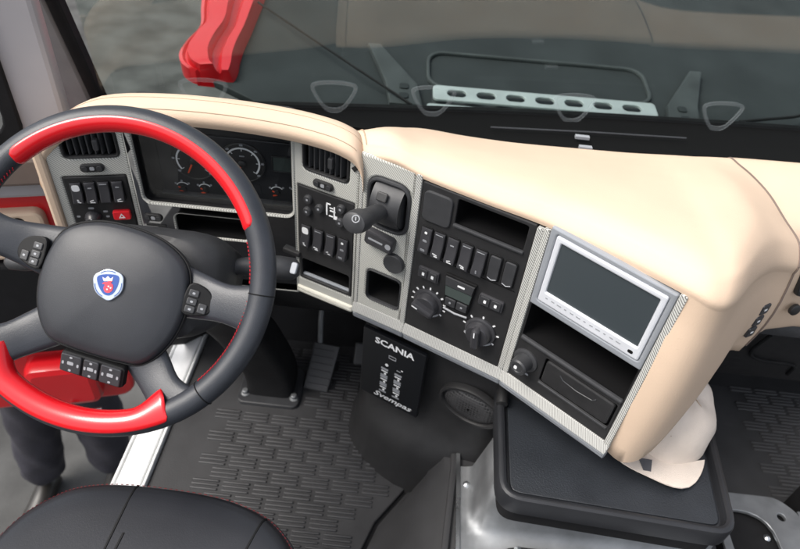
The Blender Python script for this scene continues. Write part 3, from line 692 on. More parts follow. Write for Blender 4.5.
# --- passenger side switch strip and vent
PF = frame((.632, .844, .668), (.85, .52, 0), (-.01, .012, 1))
mb = MB(); mb.plate(rrect(.032, .090, .008), [], .016, .003, 'black', T(0, 0, -.012)); psw = ob('side_switches', mb, dash, PF)
for i in range(3):
    mb = MB(); mb.plate(rrect(.022, .024, .005), [], .006, .002, 'switch'); mb.plate(rrect(.007, .004, .001), [], .0005, 0, 'print', T(0, 0, .006)); ob('push_button', mb, psw, PF @ T(0, .028-.028*i, .006))
PV = frame((.790, .953, .712), (1, .30, 0), (0, .16, 1)) @ RZ(12)
mb = MB(); o_ = rrect(.13, .088, .012); mb.plate(o_, [offset(o_, .006)], .010, .004, 'black'); mb.recess(offset(o_, .005), .05, 'recess', z0=.004); pv = ob('air_vent', mb, dash, PV)
for i in range(6):
    mb = MB(); mb.box((0, 0, 0), (.116, .0035, .02), 'charcoal', bev=.001); ob('slat', mb, pv, PV @ T(0, -.032+.0128*i, -.004) @ RX(20))
mb = MB(); mb.lathe([(.012, 0), (.012, .006), (.009, .008), (0, .008)], 'black', n=20); ob('vent_dial', mb, dash, PV @ T(-.052, -.082, -.002))

mb = MB(); mb.grid([[(x, .985, .541), (x, .972, .532), (x, .974, .506), (x, 1.01, .498)] for x in (.69, .9, 1.2, 1.45)], 'charcoal', flip=True); ob('lower_band', mb, dash, ang=60)
mb = MB(); mb.grid([[(x, .995, .50), (x, 1.03, .38), (x, 1.08, .26), (x, 1.16, .235), (x, 1.3, .235)] for x in (.60, .85, 1.1, 1.45)], 'black', flip=True); ob('passenger_knee_panel', mb, dash, ang=40)
mb = MB(); mb.tube(catmull([(.80, .990, .49), (.80, 1.012, .41), (.85, 1.03, .37), (.93, 1.035, .36), (.955, 1.06, .30)], 5), .004, 'black_matt', n=8); ob('loose_cable', mb, dash)
# --- underside
mb = MB()
path = [(-.70, .95), (-.52, .995), (-.21, 1.0), (-.086, .952), (.022, .905), (.215, .812), (.385, .675)]
mb.grid([[(x, y, .474), (x*.98, y+.02, .455), (x*.97+.01, y+.10, .41), (x*.95+.02, y+.22, .36), (x*.95+.02, 1.40, .34)] for x, y in path], 'black_matt', flip=False)
ob('under_panel', mb, dash, ang=50)
mb = MB()     # knee panel
mb.grid([[(x, .985+.03*abs(x+.3), .47), (x, 1.03, .40), (x, 1.10, .30), (x, 1.13, .27), (x, 1.30, .28)] for x in (-.66, -.5, -.3, -.1, -.03)], 'black', flip=False); ob('knee_panel', mb, dash, ang=40)
mb = MB(); mb.lathe([(.006, 0), (.005, .003), (0, .004)], 'steel', n=14); ob('screw', mb, dash, frame((-.115, 1.05, .37), (1, 0, 0), (0, .6, .8)))
mb = MB()     # left dash end, down to the floor
mb.grid([[(-.66, .94, .47), (-.64, .99, .30), (-.60, 1.10, .10), (-.58, 1.20, .0)], [(-.50, .99, .47), (-.50, 1.08, .30), (-.52, 1.20, .10), (-.52, 1.26, 0)]], 'black_matt'); ob('side_panel', mb, dash)
# lower console under the centre panel
mb = MB(); rows = []
LCs = [(.46, [(-.045, 1.02), (-.05, .962), (.05, .916), (.20, .848), (.33, .80), (.44, .84), (.50, 1.0)]),
       (.36, [(-.045, 1.02), (-.045, .957), (.05, .914), (.20, .848), (.33, .82), (.43, .86), (.48, 1.0)]),
       (.25, [(-.045, 1.03), (-.04, .955), (.06, .910), (.20, .850), (.32, .83), (.42, .87), (.48, 1.0)]),
       (.19, [(-.05, 1.03), (-.045, .945), (.06, .890), (.20, .840), (.30, .83), (.42, .87), (.50, 1.0)]),
       (.13, [(-.065, 1.04), (-.06, .940), (.05, .850), (.20, .815), (.30, .81), (.43, .86), (.52, 1.0)]),
       (.06, [(-.075, 1.05), (-.07, .935), (.04, .835), (.20, .80), (.30, .80), (.43, .85), (.52, 1.0)]),
       (.0, [(-.09, 1.06), (-.08, .930), (.04, .820), (.20, .79), (.30, .79), (.43, .84), (.52, 1.0)])]
rows = [catmull([(x, y, z) for x, y in p], 5) for z, p in LCs]
rows = [list(r_) for r_ in zip(*[catmull(c, 4) for c in zip(*rows)])]
mb.grid(rows, 'black', flip=True); ob('lower_console', mb, dash, ang=70)
SF = frame((0, .93, 0), (.9, -.43, 0), (0, 0, 1))       # plane of the board and the loudspeaker
mb = MB(); o_ = circle(.072, .20, .325, 36, ry=.052); mb.plate(o_, [offset(o_, .008)], .018, .006, 'black', T(0, 0, -.008)); ob('speaker_ring', mb, dash, SF)
mb = MB(); n_ = 36; rws = []
for s_, z in ((1, 0), (.9, .006), (.7, .011), (.4, .014), (.05, .015)): rws.append([(.20+.065*s_*math.cos(2*math.pi*k/n_), .325+.045*s_*math.sin(2*math.pi*k/n_), z-.002) for k in range(n_)])
mb.grid(rws, 'mesh', closed=True); ob('speaker_mesh', mb, dash, SF, ang=60)
mb = MB(); mb.lathe([(.007, 0), (.006, .004), (0, .005)], 'charcoal', n=14); ob('screw', mb, dash, SF @ T(.275, .345, .006))

# ================================================================== BOARD WITH LETTERING
bd = thing('control_board', (.015, .90, .22), 'black board lettered SCANIA and Svempas under the dashboard', 'board')
BF = SF @ T(.016, .330, .024)
mb = MB(); mb.plate(rrect(.152, .212, .003), [], .010, .002, 'board', T(0, 0, -.010), back=True); ob('board', mb, bd, BF)
mb = MB(); mb.text('SCANIA', .024, 'print', T(.002, .085, .0006), bold=.0007, wide=1.12); ob('lettering', mb, bd, BF)
mb = MB(); mb.text('Svempas', .023, 'print', T(.010, -.088, .0006), shear=.35, bold=.0004, wide=1.22); ob('lettering', mb, bd, BF)
mb = MB()
for i in range(4):
    for j in range(2):
        y = .022-.028*i; x = -.016+.034*j
        if i == 0 and j == 1: mb.plate(rrect(.005, .002, .0006, x+.008, y+.004, 1), [], .0005, 0, 'print', T(0, 0, 0)); mb.plate(rrect(.010, .002, .0006, x, y-.002, 1), [], .0005, 0, 'print_dim')
        elif i == 0: mb.plate(circle(.004, x+.004, y, 12), [], .0005, 0, 'print')
        else:
            mb.plate(rrect(.018, .006, .001, x, y+.012, 1), [], .0005, 0, 'print_dim'); mb.plate(rrect(.016, .003, .001, x, y+.004, 1), [], .0005, 0, 'print'); mb.plate(circle(.003, x+.002, y-.003, 10), [], .0005, 0, 'print')
            mb.plate(rrect(.018, .0045, .001, x, y-.0095, 1), [], .0005, 0, 'print_dim')
ob('key_symbols', mb, bd, BF)
mb = MB(); mb.plate(rrect(.018, .010, .001), [rrect(.015, .007, .001)], .0006, 0, 'print_dim', T(0, .052, 0)); ob('indicator_window', mb, bd, BF)

# ================================================================== STEERING WHEEL AND COLUMN
HUB = Vector((-.402, .640, .804))
NW = -F                                             # wheel faces along the line of a tall driver's gaze
WX = (X0-NW*X0.dot(NW)).normalized(); WF0 = frame(HUB, WX, NW.cross(WX))
SPIN = -17-math.degrees(roll)+6
WF = frame(HUB, RT, UP) @ RZ(-17)
sw = thing('steering_wheel', HUB, 'black leather steering wheel with glossy red inlays and a round crest', 'steering wheel')
RM, RTB = .2135, .0182
def torus(mb, a0, a1, f0, f1, rt, mname, n=80, k=14, closed=False, ends=False, zo=0, boot=0):
    rows = []
    for i in range(n if closed else n+1):
        a = R(a0+(a1-a0)*i/n); t = i/n
        e = 1.0
        lo_, hi_ = f0, f1
        if ends:                                    # rounded ends of an inlay
            d = min(t, 1-t)*n; q = min(1, d/3.0); q = math.sqrt(max(0, 1-(1-q)**2)); mid = (f0+f1)/2; lo_ = mid+(f0-mid)*max(.05, q); hi_ = mid+(f1-mid)*max(.05, q)
        row = []
        for j in range(k+1):
            f = R(lo_+(hi_-lo_)*j/k); rr = rt
            if ends: 
                dj = min(j, k-j); rr = rt-(.0022 if dj == 0 else 0)
                if min(t, 1-t)*n < .5: rr = rt-.0022
            r_ = RM+rr*math.cos(f)*1.0
            if boot:
                e_ = max(0, 1-min(t, 1-t)/.20); e_ = e_*e_*(3-2*e_); r_ -= boot*e_*max(0, (math.degrees(f)-95)/125)**.8
            row.append((r_*math.cos(a), r_*math.sin(a), rr*math.sin(f)*.92+zo))
        rows.append(row)
    if closed: rows.append(rows[0])
    mb.grid(rows, mname, flip=False)
mb = MB(); torus(mb, 0, 360, 0, 360, RTB, 'leather', n=120, k=20, closed=True); ob('rim', mb, sw, WF, ang=60, weld=True)
mb = MB(); torus(mb, 33, 148, 84, 222, RTB+.0010, 'red', ends=True); ob('red_inlay', mb, sw, WF, ang=50)
mb = MB(); torus(mb, -131, -49, 52, 225, RTB+.0012, 'red', ends=True, boot=.022, k=22); ob('red_inlay', mb, sw, WF, ang=50)
for a in (8, 172, -36, -144):      # stitched leather joints
    mb = MB(); pts = []
    for j in range(20):
        f = 2*math.pi*j/20; r_ = RM+(RTB+.0004)*math.cos(f); pts.append((r_*math.cos(R(a)), r_*math.sin(R(a)), (RTB+.0004)*.92*math.sin(f)))
    mb.tube(pts, .0009, 'recess', n=5, closed=True); ob('leather_joint', mb, sw, WF)
for a0, a1 in ((-34, 6), (174, 215), (12, 31), (150, 168)):   # red stitching on the inside of the rim
    mb = MB()
    for i in range(int(abs(a1-a0)/1.6)):
        q = []
        for da, f in ((0, 158), (.9, 172)):
            r_ = RM+(RTB+.0006)*math.cos(R(f)); q.append((r_*math.cos(R(a0+i*1.6+da)), r_*math.sin(R(a0+i*1.6+da)), (RTB+.0006)*.92*math.sin(R(f))))
        mb.tube(q, .0009, 'stitch', n=4)
    o = ob('red_stitching', mb, sw, WF); o['kind'] = 'stuff'
def spoke(pts, wid, mname='leather', th=.02):
    mb = MB(); rows = []
    P = catmull(pts, 5); W = [q[0] for q in catmull([(w_, 0, 0) for w_ in wid], 5)]
    for i, p in enumerate(P):
        d = (P[min(i+1, len(P)-1)]-P[max(i-1, 0)]).normalized(); x = Vector((-d.y, d.x, 0)).normalized()
        rows.append([p+x*W[i]*math.cos(2*math.pi*k/16)+Vector((0, 0, th*.5*math.copysign(abs(math.sin(2*math.pi*k/16))**.7, math.sin(2*math.pi*k/16)))) for k in range(16)])
    mb.grid(rows, mname, closed=True, flip=True); return ob('spoke', mb, sw, WF, ang=60)
for s_ in (1, -1):
    spoke([(s_*.06, .0, -.022), (s_*.12, .0, -.020), (s_*.165, .002, -.010), (s_*.207, .006, -.001)], [.044, .034, .028, .036])
    spoke([(s_*.050, -.085, -.022), (s_*.085, -.115, -.020), (s_*.115, -.140, -.010), (s_*.142, -.158, -.002)], [.034, .030, .028, .040], th=.022)
mb = MB(); mb.plate(rrect(.18, .14, .05, 0, -.036), [], .05, .012, 'pad', T(.006, 0, -.075)); ob('hub_core', mb, sw, WF)
# soft air-bag pad: pillow-shaped
out = [(0, .066), (.05, .060), (.088, .038), (.103, .0), (.104, -.045), (.092, -.085), (.068, -.114), (.035, -.120), (0, -.121), (-.035, -.120), (-.068, -.114), (-.092, -.085), (-.104, -.045), (-.103, 0), (-.088, .038), (-.05, .060)]
out = [(p.x, p.y) for p in catmull([(a, b, 0) for a, b in out[::-1]], 6, True)]
if sum(out[i-1][0]*out[i][1]-out[i][0]*out[i-1][1] for i in range(len(out))) < 0: out = out[::-1]
def dome(mb, o_, prof, mname, c, M=None):
    rings = []
    for s_, z in prof: rings.append([(c[0]+(x-c[0])*s_, c[1]+(y-c[1])*s_, z) for x, y in o_])
    mb.grid(rings, mname, M, closed=True)
mb = MB(); dome(mb, out, [(1, 0), (1, .018), (.99, .023), (.965, .0275), (.93, .030), (.8, .0345), (.6, .0385), (.4, .041), (.2, .0425), (.02, .043)], 'pad', (0, -.03)); ob('airbag_pad', mb, sw, WF @ T(.008, 0, -.028), ang=60)
mb = MB(); mb.tube([(x*1.012, (y+.03)*1.012-.03, .018) for x, y in out], .0016, 'recess', n=6, closed=True); ob('pad_joint', mb, sw, WF @ T(.008, 0, -.028))
# spoke button pods
for s_ in (-1, 1):
    o_ = [(s_*a, b) for a, b in ((-.018, -.020), (.010, -.018), (.022, -.006), (.018, .012), (.002, .022), (-.018, .020))]
    if s_ < 0: o_ = o_[::-1]
    o_ = [(p.x, p.y) for p in catmull([(a, b, 0) for a, b in o_], 4, True)]
    PM = WF @ T(s_*.121+.006, -.006, -.010) @ RY(s_*8)
    mb = MB(); mb.plate(o_, [], .007, .002, 'recess'); pod = ob('button_pod', mb, sw, PM)
    for xx, ww, ys in ((-.008, .014, (.010, -.002, -.013)), (.008, .012, (-.008,))):
        for yy in ys:
            hh = .010 if len(ys) > 1 else .014
            mb = MB(); mb.plate(rrect(ww, hh, .002, s_*xx, yy), [], .004, .0012, 'charcoal'); mb.plate(rrect(.004, .003, .0008, s_*xx, yy, 1), [], .0004, 0, 'print_dim', T(0, 0, .004)); ob('wheel_button', mb, pod, PM @ T(0, 0, .005))
KM = WF @ T(.012, -.138, -.016) @ RX(18)
mb = MB(); mb.plate(rrect(.094, .034, .006), [], .010, .003, 'recess'); pod = ob('button_pod', mb, sw, KM)
for x, ww in ((-.030, .030), (-.001, .022), (.028, .030)):
    mb = MB(); mb.plate(rrect(ww, .028, .003, x, 0), [], .004, .0015, 'switch')
    for a, b, c, d in ((0, .010, .004, .003), (0, -.010, .004, .003), (-ww*.36, 0, .003, .005), (ww*.36, 0, .003, .005), (0, .001, .009, .005)): mb.plate(rrect(c, d, .0008, x+a, b, 1), [], .0004, 0, 'print_dim', T(0, 0, .004))
    ob('wheel_button', mb, pod, KM @ T(0, 0, .009))
# crest
EM = WF @ T(.0095, -.016, .0148) @ RZ(17)
mb = MB(); oc = []
for k in range(72):
    a = 2*math.pi*k/72; q = .0205+.0022*max(0, math.cos(3*(a-R(30))))**2; oc.append((q*math.cos(a), q*math.sin(a)))
mb.plate(oc, [], .0032, .001, 'emblem_silver'); em = ob('crest', mb, sw, EM)
mb = MB()
tri = [(p.x, p.y) for p in catmull([(-.0140, .0110, 0), (0, .0138, 0), (.0140, .0110, 0), (.0138, .0, 0), (.0075, -.0120, 0), (0, -.0155, 0), (-.0075, -.0120, 0), (-.0138, .0, 0)][::-1], 4, True)]
mb.plate(tri, [], .0006, 0, 'blue', T(0, 0, .0032)); ob('crest_field', mb, em, EM)
mb = MB()
for a0 in (90, 210, 330): arc_ring(mb, .0176, .0190, a0-34, a0+34, 'crest_line', .0034, 14)
ob('crest_rim', mb, em, EM)
mb = MB()
gr = [(-.004, -.0105), (.002, -.0115), (.0065, -.007), (.0068, -.001), (.004, .002), (.0062, .004), (.002, .0045), (-.001, .0030), (-.0045, .0030), (-.0078, .0008), (-.004, -.0005), (-.006, -.005)]
mb.plate([(p.x, p.y) for p in catmull([(a, b, 0) for a, b in gr], 3, True)], [], .0006, 0, 'crest_red', T(0, 0, .0038))
mb.plate([(-.0055, .0042), (.0055, .0042), (.0075, .0100), (.0035, .0075), (0, .0112), (-.0035, .0075), (-.0075, .0100)], [], .0006, 0, 'crest_white', T(0, 0, .0038))
for a, b in ((.001, -.003), (-.001, -.007), (.004, -.005)): mb.plate(circle(.0011, a, b, 10), [], .0005, 0, 'crest_white', T(0, 0, .0044))
ob('crest_figure', mb, em, EM)

# column behind the wheel
cm = thing('steering_column', (-.31, 1.08, 0), 'dark grey steering column with stalks rising from the floor to the wheel', 'steering column')
AF = frame(HUB, X0, U0)            # z towards the driver, y up the wheel plane
mb = MB(); rows = []
for z, w_, hu, hd in ((-.078, .075, .06, .09), (-.085, .100, .062, .10), (-.11, .118, .072, .10), (-.17, .120, .074, .095), (-.24, .105, .07, .09), (-.34, .09, .06, .08)):
    rows.append([(math.copysign(abs(math.cos(t))**.55, math.cos(t))*w_+.012, math.copysign(abs(math.sin(t))**.6, math.sin(t))*(hu if math.sin(t) > 0 else hd), z) for t in [2*math.pi*k/40 for k in range(40)]])
rows.insert(0, [(p[0]*.3, p[1]*.3, -.077) for p in rows[0]])
mb.grid(rows, 'charcoal', closed=True, flip=True); ob('shroud', mb, cm, AF, ang=45)
mb = MB(); mb.tube([(-.315, .765, .705), (-.27, .785, .705), (-.235, .795, .703), (-.205, .80, .700), (-.180, .803, .697), (-.170, .804, .696)], [.012, .014, .0195, .0205, .0195, .010], 'charcoal', n=18); ob('stalk', mb, cm, ang=50)
mb = MB(); mb.plate(rrect(.012, .020, .004), [], .004, .0015, 'silver_dark'); ob('stalk_button', mb, cm, frame((-.176, .789, .712), (.9, -.3, .1), (0, .7, .7)))
mb = MB(); mb.tube([(-.50, .735, .716), (-.56, .735, .712), (-.60, .735, .709), (-.625, .735, .707), (-.632, .735, .707)], [.008, .009, .014, .013, .007], 'charcoal', n=14); mb.tube([(-.597, .727, .720), (-.585, .727, .721)], .005, 'print_dim', n=8); ob('stalk', mb, cm, ang=50)
mb = MB(); P = [(-.40, .86, .60), (-.38, .94, .45), (-.345, 1.02, .28), (-.315, 1.075, .10), (-.312, 1.08, .012)]
rows = []
for i, p in enumerate(catmull(P, 4)):
    hw, hd = .062, .050
    rows.append([(p.x+math.copysign(abs(math.cos(t))**.35, math.cos(t))*hw, p.y+math.copysign(abs(math.sin(t))**.35, math.sin(t))*hd, p.z) for t in [2*math.pi*k/28 for k in range(28)]])
mb.grid(rows, 'black_matt', closed=True, flip=True); ob('pedestal', mb, cm, ang=40)
mb = MB(); mb.plate(rrect(.165, .135, .02), [], .012, .004, 'charcoal'); ob('base_flange', mb, cm, T(-.312, 1.072, .010))
for x, y in ((-.375, 1.035), (-.245, 1.035)):
    mb = MB(); mb.lathe([(.012, 0), (.012, .004), (.008, .005), (.008, .014), (.006, .016), (0, .016)], 'galv', n=12); ob('bolt', mb, cm, T(x, y, .020))

# ================================================================== PEDALS, FLOOR MATS
pd = thing('accelerator_pedal', (-.175, 1.14, 0), 'ribbed dark accelerator pedal beside the steering column base', 'pedal')
PM = T(-.185, 1.125, .055) @ RZ(-6) @ RX(48)
mb = MB(); mb.plate([(-.038, -.065), (.030, -.065), (.042, .065), (-.030, .065)], [], .014, .004, 'charcoal', back=True); ob('pedal_pad', mb, pd, PM)
for i in range(6):
    mb = MB(); mb.box((0, -.048+.019*i, .0148), (.058, .005, .003), 'rubber_rib', bev=.001); ob('rib', mb, pd, PM)
mb = MB(); mb.tube([PM @ Vector((-.01, .02, -.004)), (-.20, 1.20, .16), (-.20, 1.26, .27)], .007, 'galv', n=8); ob('pedal_arm', mb, pd)
pd = thing('brake_pedal', (-.045, 1.19, 0), 'small dark foot rest pedal beside the black lettered board', 'pedal')
PM = T(-.070, 1.17, .075) @ RX(45)
mb = MB(); mb.plate(rrect(.062, .062, .006), [], .014, .004, 'charcoal', back=True); ob('pedal_pad', mb, pd, PM)
mb = MB(); mb.tube([PM @ Vector((0, .01, -.004)), (-.07, 1.26, .16), (-.07, 1.30, .28)], .009, 'black', n=8); ob('pedal_arm', mb, pd)

fm = thing('floor_mat', (-.22, .85, 0), 'black ribbed rubber mat on the floor behind the pedals', 'floor mat')
mb = MB(); mat_o = [(-.535, .05), (-.03, .05), (-.03, .62), (.005, .72), (.06, .80), (.11, .88), (.11, 1.25), (-.535, 1.25)]
mb.plate(mat_o, [], .010, .004, 'rubber', T(0, 0, .001)); ob('mat_sheet', mb, fm)
def ribblock(w_, rows_=3, sp=.0145):
    mb = MB()
    for i in range(rows_): mb.plate(rrect(w_, .0062, .003, 0, (i-(rows_-1)/2)*sp, 2), [], .005, .0024, 'rubber_rib')
    return mb.mesh('rib_block')
rb = ribblock(.064, 3, .0108)
def limit(y): return -.045 if y < .62 else (-.045+(y-.62)*.55)
r_i = 0; y = .50
while y < 1.22:
    x = -.405+(.0368 if r_i % 2 else 0)
    while x+.04 < min(limit(y), .06):
        if not (abs(x+.312) < .125 and abs(y-1.072) < .095): ob('rib_block', None, fm, T(x, y, .0105), mesh=rb)
        x += .0735
    y += .0335; r_i += 1
fm2 = thing('floor_mat', (1.05, 1.05, 0), 'black ribbed rubber mat in the passenger footwell beyond the tray', 'floor mat')
mb = MB(); mb.plate([(.83, .86), (1.5, .86), (1.5, 1.30), (.83, 1.30)], [], .010, .004, 'rubber', T(0, 0, .001)); ob('mat_sheet', mb, fm2)
for j in range(11):
    for i in range(5):
        ob('rib_block', None, fm2, T(1.03+.0735*i+(.0368 if j % 2 else 0), .92+.0335*j, .0105), mesh=rb)
# raised lip of the mat along the tunnel
mb = MB(); mb.tube([(.150, .30, .150), (.152, .60, .153), (.168, .79, .155), (.170, .83, .155)], .008, 'rubber', n=8, flat=.7); ob('edge_lip', mb, fm)

# ================================================================== TUNNEL PLATE, TRAY, CAP
tp = thing('tunnel_plate', (.40, .6, .15), 'bare metal plate on the engine tunnel beneath the black tray', 'metal plate')
mb = MB(); rows = []
for y in (.30, .45, .60, .64, .655, .67, .685, .70, .80):
    row = []
    for x in (.180, .195, .21, .225, .24, .26, .40, .60, .66, .70):
        rise = max(0, min(1, (x-.205)/.04))*max(0, min(1, (y-.645)/.04)); rise = rise*rise*(3-2*rise)
        row.append((x, y, .158+.15*rise))
    rows.append(row)
mb.grid(rows, 'galv'); ob('plate_sheet', mb, tp, ang=70)
mb = MB(); mb.plate(rrect(.31, .22, .06, .40, .515), [rrect(.275, .185, .045, .40, .515)], .006, .002, 'black', T(0, 0, .159)); mb.recess(rrect(.275, .185, .045, .40, .515), .004, 'recess', z0=.163)
ob('opening', mb, tp)
for x, y in ((.197, .755), (.192, .585), (.30, .616), (.36, .617), (.44, .617)):
    mb = MB(); mb.lathe([(.008, 0), (.008, .003), (.005, .006), (0, .007)], 'steel', n=14); ob('rivet', mb, tp, T(x, y, .159 if x < .3 else .166))
mb = MB(); mb.box((.178, .57, .158), (.008, .52, .010), 'steel'); ob('edge_angle', mb, tp)

tr = thing('tray_table', (.44, .72, .30), 'black moulded tray table with raised rim below the screen', 'tray')
TO = [(p.x, p.y) for p in [Vector(q) for q in ((.655, .945), (.228, .945), (.222, .80))]]
def rpoly(P, r_, n=6):
    o = []
    N_ = len(P)
    for i in range(N_):
        a, b, c = Vector(P[i-1]), Vector(P[i]), Vector(P[(i+1) % N_]); e1 = (a-b).normalized(); e2 = (c-b).normalized()
        p, q = b+e1*r_, b+e2*r_
        for k in range(n+1):
            t = k/n; o.append(tuple((p*(1-t)**2+b*2*t*(1-t)+q*t*t)))
    return o
TO = rpoly([(.218, .597), (.642, .572), (.672, .900), (.225, .910)], .045)
mb = MB(); TI = offset(TO, .017)
mb.plate(TO, [TI], .045, .007, 'tray_rim', T(0, 0, .350)); mb.recess(offset(TO, .016), .013, 'tray_rim', z0=.390, taper=.004); ob('tray_rim', mb, tr)
mb = MB(); mb.plate(offset(TO, .024), [], .004, .002, 'tray', T(0, 0, .3775)); ob('tray_mat', mb, tr)
mb = MB(); mb.plate(offset(TO, .012), [], .048, 0, 'black_matt', T(0, 0, .302), back=True); mb.box((.45, .80, .23), (.36, .22, .15), 'black_matt'); ob('tray_box', mb, tr)
mb = MB(); mb.tube([(.232, .80, .398), (.236, .86, .41), (.25, .90, .42)], .012, 'black', n=10); ob('hinge', mb, tr)

cp = thing('cap', (.58, .79, .383), 'cream baseball cap lying on the black tray behind the dashboard fin', 'cap')
CC = Vector((.556, .800, .383)); mb = MB(); rows = []
for k, (s_, z) in enumerate([(1.0, .0), (1.01, .012), (1.0, .03), (.965, .05), (.88, .07), (.74, .086), (.54, .097), (.30, .103), (.06, .104)]):
    row = []
    for i in range(48):
        a = 2*math.pi*i/48; cr_ = 1+.012*math.sin(3*a+k)+.02*math.sin(7*a+1.3*k)*(1 if z < .08 else .3)-.012*max(0, math.cos(3*a))**24
        row.append((CC.x+.088*s_*cr_*math.cos(a), CC.y+.094*s_*cr_*math.sin(a), CC.z+z*(1.22+.07*math.sin(2*a+.5)+.05*math.sin(5*a))))
    rows.append(row)
mb.grid(rows, 'cloth', closed=True); ob('crown', mb, cp, ang=70)
mb = MB(); mb.lathe([(.006, 0), (.006, .003), (0, .006)], 'cloth', n=12); ob('button', mb, cp, T(CC.x, CC.y, CC.z+.1265))
for k in range(3):
    mb = MB(); pts = []
    for j in range(17):
        t = -1+2*j/16; a = math.pi*k/3+.2; h_ = math.sqrt(max(0, 1-t*t)); pts.append((CC.x+.0885*t*math.cos(a), CC.y+.0945*t*math.sin(a), CC.z+.014+.1145*h_**.8))
    mb.tube(pts, .0012, 'seam_thread', n=5); ob('crown_seam', mb, cp)
BM = T(CC.x, CC.y, CC.z) @ RZ(-24)
mb = MB(); rt_, rb_ = [], []
for i in range(13):
    t = -1+2*i/12; rA, rB = [], []
    for j in range(7):
        q = j/6; x = t*(.092+.004*q)*(1-.13*q*q*abs(t)**3); y0_ = -.075*math.sqrt(max(.04, 1-(t*.86)**2)); ye = -.143+.042*abs(t)**3.2
        y_ = y0_+(ye-y0_)*q; z = .017-.010*t*t+.003*q
        rA.append((x, y_, z)); rB.append((x, y_, z-.003))
    rt_.append(rA); rb_.append(rB)
mb.grid(rt_, 'cloth', flip=True); mb.grid(rb_, 'cloth')
mb.grid([[r_[-1] for r_ in rt_], [r_[-1] for r_ in rb_]], 'cloth', flip=False)
for q in (0, -1): mb.grid([rt_[q], rb_[q]], 'cloth', flip=(q == 0))
ob('brim', mb, cp, BM, ang=50)
mb = MB(); mb.plate([(-.012, -.012), (.014, -.012), (.008, .014), (-.006, .014)], [], .0012, .0004, 'patch'); ob('brim_patch', mb, cp, BM @ T(*[(lambda q: (q.x, q.y, .0175-.010*(q.x/.094)**2+.002))(BM.inverted() @ Vector((.500, .694, 0)))][0]) @ RZ(200))

# passenger-side seat bracket
bk_ = thing('seat_bracket', (.90, .74, 0), 'bright metal seat bracket with holes beside the tray', 'bracket')
o_ = rpoly([(.77, .60), (.99, .60), (.97, .80), (.93, .835), (.77, .835)], .02, 3); hol = rpoly([(.74+.05, .60+.02), (.90, .62), (.895, .76), (.86, .79), (.79, .79)], .03, 3)
mb = MB(); mb.plate(o_, [hol, circle(.009, .925, .785, 14), circle(.009, .945, .69, 14)], .008, .002, 'galv', T(0, 0, .112)); mb.box((.98, .71, .055), (.008, .20, .11), 'galv'); ob('bracket_plate', mb, bk_)
mb = MB(); mb.box((.87, .71, .05), (.19, .20, .10), 'black_matt', bev=.01); ob('bracket_box', mb, bk_)
for x, y in ((.885, .74), (.80, .80), (.955, .64)):
    mb = MB(); mb.lathe([(.009, 0), (.009, .004), (.006, .007), (0, .008)], 'steel', n=12); ob('bolt', mb, bk_, T(x, y, .120 if y > .75 or x > .9 else .101))
mb = MB(); mb.box((.0, 0, .06), (.10, .30, .12), 'black_matt', bev=.012)
tag(ob('seat_rail', mb, M=T(1.06, .74, .001)), 'black seat rail box on the passenger floor beside the metal bracket', 'seat rail')

# ================================================================== DRIVER'S SEAT
st = thing('driver_seat', (-.33, .2, 0), 'black leather driver seat cushion with red stitching below the steering wheel', 'seat')
so = [(p.x, p.y) for p in catmull([(-.575, -.10, 0), (-.33, -.11, 0), (-.10, -.10, 0), (-.075, .20, 0), (-.095, .385, 0), (-.14, .462, 0), (-.22, .498, 0), (-.33, .508, 0), (-.43, .503, 0), (-.495, .475, 0), (-.545, .40, 0), (-.585, .2, 0)], 6, True)]
mb = MB(); rings = []
cx, cy = -.33, .20
PR = ((.93, .33), (.985, .36), (1.0, .40), (1.0, .440), (.996, .458), (.985, .471), (.97, .479), (.95, .484), (.92, .4865), (.88, .488), (.82, .488), (.75, .4875), (.66, .487), (.55, .486), (.4, .485), (.2, .484), (.01, .484))
def seat_z(x, y):                          # height of the cushion at a point
    best = 0
    for i in range(len(so)):
        (ax_, ay_), (bx_, by_) = so[i-1], so[i]; ex, ey = bx_-ax_, by_-ay_; dx, dy = x-cx, y-cy
        den = dx*ey-dy*ex
        if abs(den) < 1e-9: continue
        t_ = ((ax_-cx)*ey-(ay_-cy)*ex)/den; u_ = ((ax_-cx)*dy-(ay_-cy)*dx)/den
        if t_ > 0 and 0 <= u_ <= 1: best = 1/t_
    q = PR[3:]
    for (s0, z0), (s1, z1) in zip(q, q[1:]):
        if s1 <= best <= s0: return z0+(z1-z0)*(s0-best)/(s0-s1)
    return .484
for s_, z in PR:
    rings.append([(cx+(x-cx)*s_, cy+(y-cy)*s_, z) for x, y in so])
mb.grid(rings, 'seat_leather', closed=True)
ob('cushion', mb, st, ang=70)
for s_, z, mm, rr in ((1.002, .452, 'seat_leather', .0030),):
    mb = MB(); mb.tube([(cx+(x-cx)*s_, cy+(y-cy)*s_, z) for x, y in so], rr, mm, n=6, closed=True); ob('piping', mb, st)
mb = MB()
dense = [(p.x, p.y) for p in catmull([(x, y, 0) for x, y in so], 4, True)]
for i in range(0, len(dense)-1, 2):
    (x0, y0), (x1, y1) = dense[i], dense[i+1]
    if y0 > .15: mb.tube([(cx+(x0-cx)*.992, cy+(y0-cy)*.9895, .4705), (cx+(x1-cx)*.9895, cy+(y1-cy)*.9895, .4705)], .0008, 'seat_stitch', n=4)
o = ob('red_stitching', mb, st); o['kind'] = 'stuff'
